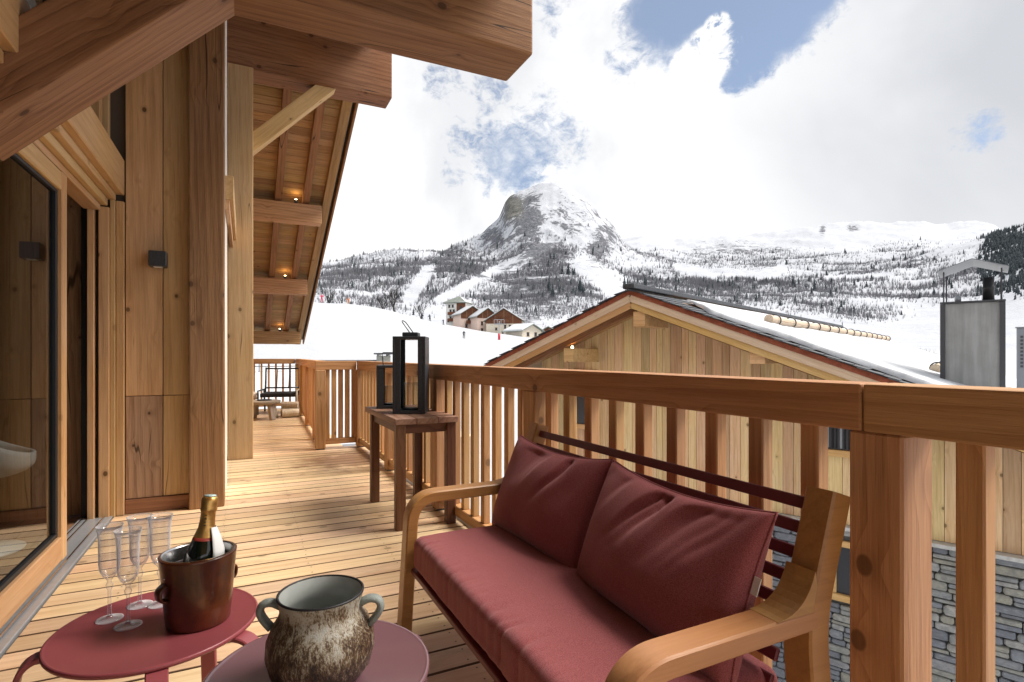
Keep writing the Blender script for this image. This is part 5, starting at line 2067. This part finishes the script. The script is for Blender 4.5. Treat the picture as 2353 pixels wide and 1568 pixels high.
def seat_fn(p, n):
    hx, hy, hz = .262, .662, .068
    if n.z > -.5:
        p.z += .014 * max(0, 1 - (p.x / hx) ** 4) * max(0, 1 - (p.y / hy) ** 6)
    # pulled cloth along the front edge
    edge = math.exp(-((p.x + hx - .015) / .060) ** 2) * (1 if p.z > -hz * .4 else .5)
    w = wrinkle(p.y + .3 * (p.x + hx) + .03 * mnoise.noise(Vector((p.y * 6, p.x * 9, 0))), 2.0, 9.5) * .6 + wrinkle(p.y + .12 * p.x, 5.0, 21.0) * .4
    amp = .013 * (.5 + .9 * mnoise.noise(Vector((p.y * 3.0, 8.1, 0))))
    p += n * (-w * edge * max(0, amp))
    p.z += .004 * mnoise.noise(Vector((p.x * 6, p.y * 5, 1.7)))
    p.x += .006 * mnoise.noise(Vector((p.y * 4, p.z * 5, 5.7)))
    # a soft dent where the back cushions press
    return p


bm = round_box(.262, .662, .068, .034, 60, 190, 14, seat_fn)
bm_obj('seat_cushion', bm, 'fabric_red', SOFA, Matrix.Translation((.880, 1.540, .3655)), True)


def pillow(yc, label, seed, w=.67, h=.415, T=.088, lean=.36, x0=1.005, dz=0.0, turn=0.0):
    root_m = Matrix.Translation((x0, yc, .44 + dz)) @ Matrix.Rotation(turn, 4, 'Z')
    # local: x = width (along -Y), y = height, z = towards the sitter
    up = Vector((lean, 0, 1)).normalized()
    wx = Vector((0, -1, 0))
    nz = wx.cross(up).normalized()
    M = root_m @ Matrix((wx, up, nz)).transposed().to_4x4() @ Matrix.Translation((0, h / 2 - .025, 0))
    nu, nv = 70, 50
    bm = bmesh.new()
    sheets = []
    for side in (1, -1):
        vs = []
        for i in range(nu + 1):
            row = []
            for j in range(nv + 1):
                a, b = -1 + 2 * i / nu, -1 + 2 * j / nv
                a, b = math.copysign(abs(a) ** .85, a), math.copysign(abs(b) ** .85, b)
                sx = w / 2 * a * (1 - .055 * (1 - b * b))
                sy = h / 2 * b * (1 - .075 * (1 - a * a)) - (.018 * (1 - a * a) if b > 0 else 0) * b
                t = T * (max(0, 1 - a * a) * max(0, 1 - b * b)) ** .36
                # sag: fuller low down
                t *= 1.0 - .22 * b
                if side > 0:
                    q = Vector((sx * 1.0, sy * 1.0, 0))
                    # fan of folds falling from the top edge
                    ang = (sx + .10) * .8 + (sy - h / 2) * -.55 + .03 * mnoise.noise(Vector((sx * 7, sy * 7, seed)))
                    fold = wrinkle(ang, seed + 1.3, 10.0) * max(0, (b + .25)) * math.exp(-((a - .05) / .62) ** 2)
                    fold2 = wrinkle(sx * .5 + sy * 1.0, seed + 6.1, 7.0) * max(0, -b + .1) * .5
                    edge = min(1, (1 - max(abs(a), abs(b))) * 6)
                    t += (-.030 * fold - .014 * fold2 + .010 * mnoise.noise(Vector((sx * 5.5, sy * 5.5, seed + 2)))) * edge
                row.append(bm.verts.new((sx, sy, t * side)))
            vs.append(row)
        for i in range(nu):
            for j in range(nv):
                bm.faces.new((vs[i][j], vs[i + 1][j], vs[i + 1][j + 1], vs[i][j + 1]))
    bmesh.ops.remove_doubles(bm, verts=bm.verts[:], dist=1e-5)
    root = empty('cushion', M.translation, label, 'cushion', 'dark red back cushions on the sofa')
    bm_obj('cover', bm, 'fabric_red', root, M, True)
    rim = []
    for side_ in range(4):
        for k in range(24):
            q = -1 + 2 * k / 24
            a, b = ((q, -1), (1, q), (-q, 1), (-1, -q))[side_]
            sy = h / 2 * b * (1 - .075 * (1 - a * a)) - (.018 * (1 - a * a) if b > 0 else 0) * b
            rim.append(M @ Vector((w / 2 * a * (1 - .055 * (1 - b * b)), sy, 0)))
    tube('piping', rim, .0032, 'fabric_red', root, 6, True)
    return root, M


pillow(1.90, 'dark red back cushion on the far half of the sofa, tucked behind the other', 1.0, turn=R(2), x0=1.018)
cr, cm = pillow(1.222, 'dark red back cushion with a small white tag on the near half of the sofa', 4.0, w=.69, turn=R(-4), x0=1.0, T=.098)
tg = mesh_obj('tag', [cm @ Vector(v) for v in ((.332, .055, .004), (.351, .054, .004), (.352, .014, .006), (.333, .015, .006), (.332, .055, .002), (.351, .054, .002), (.352, .014, .004), (.333, .015, .004))],
              [(0, 1, 2, 3), (7, 6, 5, 4), (0, 4, 5, 1), (1, 5, 6, 2), (2, 6, 7, 3), (3, 7, 4, 0)], 'label_white', cr)


# ================================================================== LOW TABLES
def low_table(c, z, mat, label, legs):
    root = empty('low_table', (c[0], c[1], 0), label, 'table', 'low round metal tables')
    r = .26
    lathe('table_top', [(0, z - .007), (r - .012, z - .007), (r - .003, z - .010), (r, z - .006), (r, z + .001), (r - .003, z + .004), (r - .007, z + .0025), (r - .012, z), (0, z)], mat, root, (c[0], c[1], 0), 96)
    for an in legs:
        d = Vector((math.cos(R(an)), math.sin(R(an)), 0))
        b = Vector((c[0], c[1], 0))
        pts = smooth_path([b + d * .16 + Vector((0, 0, z - .016)), b + d * .298 + Vector((0, 0, z - .018)), b + d * .315 + Vector((0, 0, z - .12)), b + d * .335 + Vector((0, 0, .0))], [0, .05, .03, 0], 8)
        bm = sweep(pts, rrect(.050, .014, .003, 1), False, Vector((0, 0, 1)).cross(d))
        bm_obj('leg', bm, mat, root, None, True).modifiers.new('es', 'EDGE_SPLIT').split_angle = R(40)
    return root


low_table((-.22, 1.86), .40, 'red_metal', 'round dark red metal table carrying the glasses and the ice bucket', (186, 276, 326, 70))
low_table((.165, 1.387), .414, 'plum_metal', 'round plum metal table carrying the stoneware pot', (205, 295, 25, 115))

# ------------------------------------------------------------------ glasses, bucket, bottle, pot
FP = [(0, .0), (.034, .0), (.0345, .0015), (.030, .003), (.010, .0065), (.0055, .012), (.0046, .04), (.0046, .085), (.0085, .094), (.0095, .101), (.006, .108), (.0055, .114), (.010, .121),
      (.018, .130), (.0245, .145), (.0268, .165), (.0268, .20), (.0275, .232), (.0300, .256), (.0345, .274), (.0340, .2747), (.0288, .256), (.0263, .232), (.0256, .20), (.0256, .166), (.0232, .147), (.016, .1335), (.006, .128), (0, .127)]
for (x, y), l in (((-.352, 1.955), 'champagne flute at the left end of the row of glasses'), ((-.296, 1.885), 'champagne flute nearest the camera, in front of the others'),
                  ((-.288, 2.025), 'champagne flute at the back, right of the leftmost one'), ((-.232, 2.005), 'champagne flute half hidden by the leather ice bucket')):
    o = lathe('champagne_flute', FP, 'flute_glass', None, (x, y, .4008), 40)
    tagp(o, l, 'glass', 'champagne flutes on the red table')

BC = Vector((-.118, 1.835, .401))
BK = empty('ice_bucket', BC, 'brown leather ice bucket with a steel liner on the red table', 'bucket')
lathe('body', [(0, 0), (.080, 0), (.083, .004), (.088, .06), (.0945, .14), (.0995, .194), (.1005, .199), (.0965, .2005), (.0935, .198), (.090, .16), (0, .16)], 'leather_brown', BK, BC, 72)
lathe('liner', [(.0955, .2012), (.0925, .2022), (.0885, .196), (.082, .10), (.076, .02), (0, .018), (0, .016), (.078, .016), (.084, .10), (.0905, .1945), (.0955, .1995)], 'steel', BK, BC, 64)
for an in (213, 33):
    d = Vector((math.cos(R(an)), math.sin(R(an)), 0))
    sd = Vector((-d.y, d.x, 0))
    b0 = BC + Vector((0, 0, .118))
    pts = smooth_path([b0 + d * .089 + Vector((0, 0, .018)), b0 + d * .112 + Vector((0, 0, .006)), b0 + d * .108 + Vector((0, 0, -.024)), b0 + d * .087 + Vector((0, 0, -.03))], .012, 5)
    bm = sweep(pts, rrect(.030, .008, .003, 1), False, sd)
    bm_obj('handle', bm, 'leather_brown', BK, None, True)
    lathe('stud', [(0, 0), (.006, 0), (.004, .004), (0, .005)], 'steel', BK, b0 + d * .0925 + Vector((0, 0, .034)), 10, d.to_track_quat('Z', 'Y').to_matrix().to_4x4())

tilt = Matrix.Rotation(R(6), 4, 'Y') @ Matrix.Rotation(R(-4), 4, 'X')
BB = BC + Vector((-.006, .012, .021))
BT_ = empty('champagne_bottle', BB, 'dark champagne bottle with gold foil neck standing in the leather ice bucket', 'bottle')
lathe('glass', [(0, .0), (0.0448, .0), (0.0507, .006), (0.0513, .12), (0.0502, .150), (0.0425, .185), (0.0307, .215), (0.0218, .240), (0.0195, .27), (0.0000, .27)], 'bottle_glass', BT_, BB, 48, tilt)
fo = lathe('foil', [(0.0321, .213), (0.0227, .240), (0.0203, .262), (0.0198, .285), (0.0218, .289), (0.0230, .294), (0.0215, .300), (0.0224, .312), (0.0218, .325), (0.0177, .331), (0, .333)], 'gold_foil', BT_, BB, 36, tilt)
lathe('cork_cap', [(0, .3335), (0.0159, .333), (0.0171, .3315), (0.0159, .3342), (0, .3352)], 'cap_foil', BT_, BB, 24, tilt)
lathe('neck_band', [(0.0348, .2065), (0.0316, .2150), (0.0309, .2140), (0.0340, .206)], 'label_red', BT_, BB, 36, tilt)
V, Fc = [], []
for i in range(13):
    a = R(-62 + 10 * i)
    for r_, z_ in ((0.0254, .243), (0.0401, .214), (0.0537, .178), (0.0560, .150)):
        V.append((r_ * math.cos(a), r_ * math.sin(a), z_))
for i in range(12):
    for j in range(3):
        Fc.append((i * 4 + j, (i + 1) * 4 + j, (i + 1) * 4 + j + 1, i * 4 + j + 1))
cl = mesh_obj('paper_collar', V, Fc, 'label_white', BT_, Matrix.Translation(BB) @ tilt, True)
so = cl.modifiers.new('thick', 'SOLIDIFY')
so.thickness = .0008
# dark lettering running down the foil
for k in range(4):
    zz = .278 - .0095 * k
    a = R(-104)
    rr = .0206 if k < 2 else .0218
    pm = Matrix.Translation(BB) @ tilt @ Matrix.Translation((rr * math.cos(a), rr * math.sin(a), zz)) @ Matrix.Rotation(a, 4, 'Z')
    link('lettering', box_mesh(.0006, .0065, .0018 + .0022 * (k % 2), 0), 'label_ink', BT_, pm)

PC = Vector((.163, 1.352, .4155))
POT = empty('stoneware_pot', PC, 'mottled brown and grey stoneware pot with two handles on the plum table', 'pot')


def pot_body():
    outer = [(0, 0), (.078, 0), (.090, .006), (.112, .034), (.1215, .070), (.1195, .102), (.108, .132), (.096, .150), (.0905, .164), (.0915, .180), (.0955, .193), (.0968, .199)]
    lathe('body', outer + [(.0945, .2030), (.0912, .2005)], 'stoneware', POT, PC, 72)
    lathe('rim', [(.0950, .1985), (.0978, .2000), (.0972, .2030), (.0945, .2042), (.0916, .2026), (.0918, .1998)], 'flue_black', POT, PC, 72)
    lathe('interior', [(.0912, .2005), (.0862, .186), (.0845, .166), (.090, .150), (.102, .130), (.113, .10), (.1145, .070), (.105, .034), (.075, .012), (0, .010)], 'glaze_inside', POT, PC, 72)
    for an in (160, -20):
        d = Vector((math.cos(R(an)), math.sin(R(an)), 0))
        pts = [d * .090 + Vector((0, 0, .172)), d * .112 + Vector((0, 0, .183)), d * .133 + Vector((0, 0, .178)), d * .139 + Vector((0, 0, .160)), d * .128 + Vector((0, 0, .140)), d * .112 + Vector((0, 0, .122))]
        pts = smooth_path([PC + q for q in pts], .012, 4)
        bm = sweep(pts, [(a * 1.35, b * .85) for a, b in circ(.0105, 12)], False, Vector((-d.y, d.x, 0)))
        bm_obj('handle', bm, 'stoneware', POT, None, True)


pot_body()

# ================================================================== SIDE TABLE AND LANTERNS
TT = .75
ST = empty('side_table', (1.12, 4.1, 0), 'dark brown plank-topped side table holding the two black lanterns', 'table')
for k in range(3):
    x0 = .900 + .1493 * k
    block('top_plank', (x0, 3.60, TT - .042), (x0 + .1465, 4.60, TT), 'wood_table_top', ST, .003, 'Y')
for x in (.945, 1.300):
    for y in (3.645, 4.44):
        block('leg', (x - .033, y - .033, 0), (x + .033, y + .033, TT - .0425), 'wood_table', ST, .004, 'Z')
for y in (3.645, 4.44):
    block('apron', (.979, y - .014, TT - .105), (1.266, y + .014, TT - .0425), 'wood_table', ST, .003, 'X')
for x in (.945, 1.300):
    block('apron', (x - .014, 3.679, TT - .105), (x + .014, 4.406, TT - .0425), 'wood_table', ST, .003, 'Y')


def lantern(c, w, h, rz, label, cap=True, lean=-35):
    M = Matrix.Translation((c[0], c[1], TT + .001)) @ Matrix.Rotation(rz, 4, 'Z')
    root = empty('lantern', (c[0], c[1], TT), label, 'lantern', 'black metal lanterns on the side table')
    d = w * .5
    lbox('base', M, (-w / 2, -d, 0), (w / 2, d, .022), 'black_metal', root, .003)
    for sx in (-1, 1):
        x0, x1 = sorted((sx * w / 2, sx * (w / 2 - .016)))
        lbox('side_panel', M, (x0, -d, .0222), (x1, d, h - .0222), 'black_metal', root, .002)
        x2, x3 = sorted((sx * (w / 2 - .0165), sx * (w / 2 - .056)))
        for ya, yb2 in ((d - .014, d - .002), (-d + .002, -d + .014)):
            lbox('corner_post', M, (x2, ya, .0222), (x3, yb2, h - .0222), 'black_metal', root, .002)
    lbox('top', M, (-w / 2, -d, h - .022), (w / 2, d, h), 'black_metal', root, .003)
    if cap:
        lbox('vent_cap', M, (-w * .25, -w * .25, h + .0005), (w * .25, w * .25, h + .032), 'black_metal', root, .006)
    hs = w * .30
    la = R(lean)
    hz = h + (.016 if cap else .004)
    P = lambda x, t: M @ Vector((x, math.sin(la) * t * -.2, hz + math.cos(la) * t)) if False else M @ Vector((x + math.sin(la) * t, 0, hz + math.cos(la) * t))
    if cap:
        pts = [M @ Vector((.0, -hs * .12, hz)), P(.0, .10), P(.0, .13)]
        a = [M @ Vector((math.sin(la) * t, -.015, hz + math.cos(la) * t)) for t in (0, .06, .115)]
        b = [M @ Vector((math.sin(la) * t + .022, .015, hz + math.cos(la) * t)) for t in (.115, .06, 0)]
        tube('handle', smooth_path(a + [M @ Vector((math.sin(la) * .13 + .008, 0, hz + math.cos(la) * .13))] + b, .012, 4), .004, 'black_metal', root, 8)
    else:
        tube('handle', smooth_path([M @ Vector((-w * .28, 0, h)), M @ Vector((-w * .33, 0, h + .10)), M @ Vector((w * .33, 0, h + .10)), M @ Vector((w * .28, 0, h))], .018, 4), .004, 'black_metal', root, 8)
    gz = .0225
    cc = M @ Vector((0, 0, 0))
    lathe('candle_plate', [(0, gz), (w * .27, gz), (w * .29, gz + .006), (w * .27, gz + .012), (0, gz + .012)], 'black_metal', root, (cc.x, cc.y, cc.z), 28)
    gr, gh = w * .235, min(.20, h * .45)
    lathe('glass', [(gr, gz + .013), (gr, gz + gh), (gr - .0022, gz + gh), (gr - .0022, gz + .0135)], 'clear_glass', root, (cc.x, cc.y, cc.z), 36)


lantern((1.118, 3.985), .236, .560, R(-24), 'taller black lantern with a vent cap and tilted handle on the side table')
lantern((1.075, 4.44), .215, .345, R(-16), 'shorter black lantern with an upright wire handle behind the taller one', cap=False)

# ================================================================== FAR END OF THE TERRACE
def far_chair():
    c = Vector((.68, 12.25, 0))
    M = Matrix.Translation(c) @ Matrix.Rotation(R(-12), 4, 'Z')
    root = empty('lounge_chair', c, 'low black-framed lounge chair at the far end of the terrace', 'chair')
    lbox('seat', M, (-.33, -.34, .34), (.33, .30, .42), 'dark_cushion', root, .02)
    for x in (-.36, .36):
        tube('arm', [M @ Vector((x, -.38, .0)), M @ Vector((x, -.36, .30)), M @ Vector((x, -.35, .47)), M @ Vector((x, .28, .47))], .018, 'wood_grey' if x > 0 else 'black_metal', root, 8)
        tube('back_post', [M @ Vector((x * .92, .24, .40)), M @ Vector((x * .95, .36, .70)), M @ Vector((x * .97, .43, .92))], .018, 'black_metal', root, 8)
        tube('rear_leg', [M @ Vector((x, .26, .46)), M @ Vector((x, .32, .2)), M @ Vector((x, .36, .0))], .018, 'black_metal', root, 8)
    for z_, y_ in ((.90, .42), (.50, .29)):
        tube('back_rail', [M @ Vector((-.35, y_, z_)), M @ Vector((0, y_ + .03, z_ - .005)), M @ Vector((.35, y_, z_))], .016, 'black_metal', root, 8)
    for x in (-.12, .12):
        tube('back_spindle', [M @ Vector((x, .29, .50)), M @ Vector((x, .36, .7)), M @ Vector((x, .43, .90))], .010, 'black_metal', root, 6)


far_chair()


def coffee_table():
    c = Vector((.32, 11.1, 0))
    root = empty('coffee_table', c, 'low weathered round wooden table with splayed legs at the far end', 'table')
    lathe('table_top', [(0, .28), (.27, .28), (.30, .30), (.305, .335), (.295, .345), (0, .345)], 'wood_grey', root, c, 36)
    for an in (35, 125, 215, 305):
        d = Vector((math.cos(R(an)), math.sin(R(an)), 0))
        plank('leg', c + d * .20 + Vector((0, 0, .281)), c + d * .27, .09, .07, 'wood_grey', root, up=d, bev=.01)
    lathe('tray', [(0, .3455), (.12, .3455), (.125, .365), (.118, .365), (.115, .35), (0, .35)], 'black_metal', root, c + Vector((.02, 0, 0)), 24)


coffee_table()


def ottoman():
    c = Vector((-.02, 12.35, 0))
    root = empty('fur_stool', c, 'small stool with a pale fur seat behind the round wooden table', 'stool')
    bm = round_box(.28, .24, .07, .06, 14, 14, 6, lambda p, n: p + n * .012 * mnoise.noise(p * 18))
    bm_obj('seat', bm, 'fur_throw', root, Matrix.Translation(c + Vector((0, 0, .36))), True)
    for sx in (-.2, .2):
        for sy in (-.16, .16):
            tube('leg', [c + Vector((sx, sy, .30)), c + Vector((sx * 1.1, sy * 1.1, .15)), c + Vector((sx * 1.2, sy * 1.2, 0))], .016, 'wood_grey', root, 8)


ottoman()
for k, (y_, r_, z_, l_) in enumerate(((11.2, .085, .085, 'firewood log lying on the deck against the far railing, nearest one'), (11.55, .08, .08, 'firewood log lying behind the nearest one against the far railing'), (11.36, .075, .222, 'firewood log resting on top of the two logs by the far railing'))):
    M = Matrix.Translation((.80, y_, z_)) @ Matrix.Rotation(R(90), 4, 'Y') @ Matrix.Rotation(R(8 * k), 4, 'X')
    bm = bmesh.new()
    bmesh.ops.create_cone(bm, cap_ends=True, segments=14, radius1=r_, radius2=r_ * .93, depth=.30)
    for v in bm.verts:
        v.co += mnoise.noise_vector(v.co * 7 + Vector((k, 0, 0))) * .008
    o = bm_obj('firewood_log', bm, 'wood_log', None, M)
    tagp(o, l_, 'log', 'firewood by the far railing')
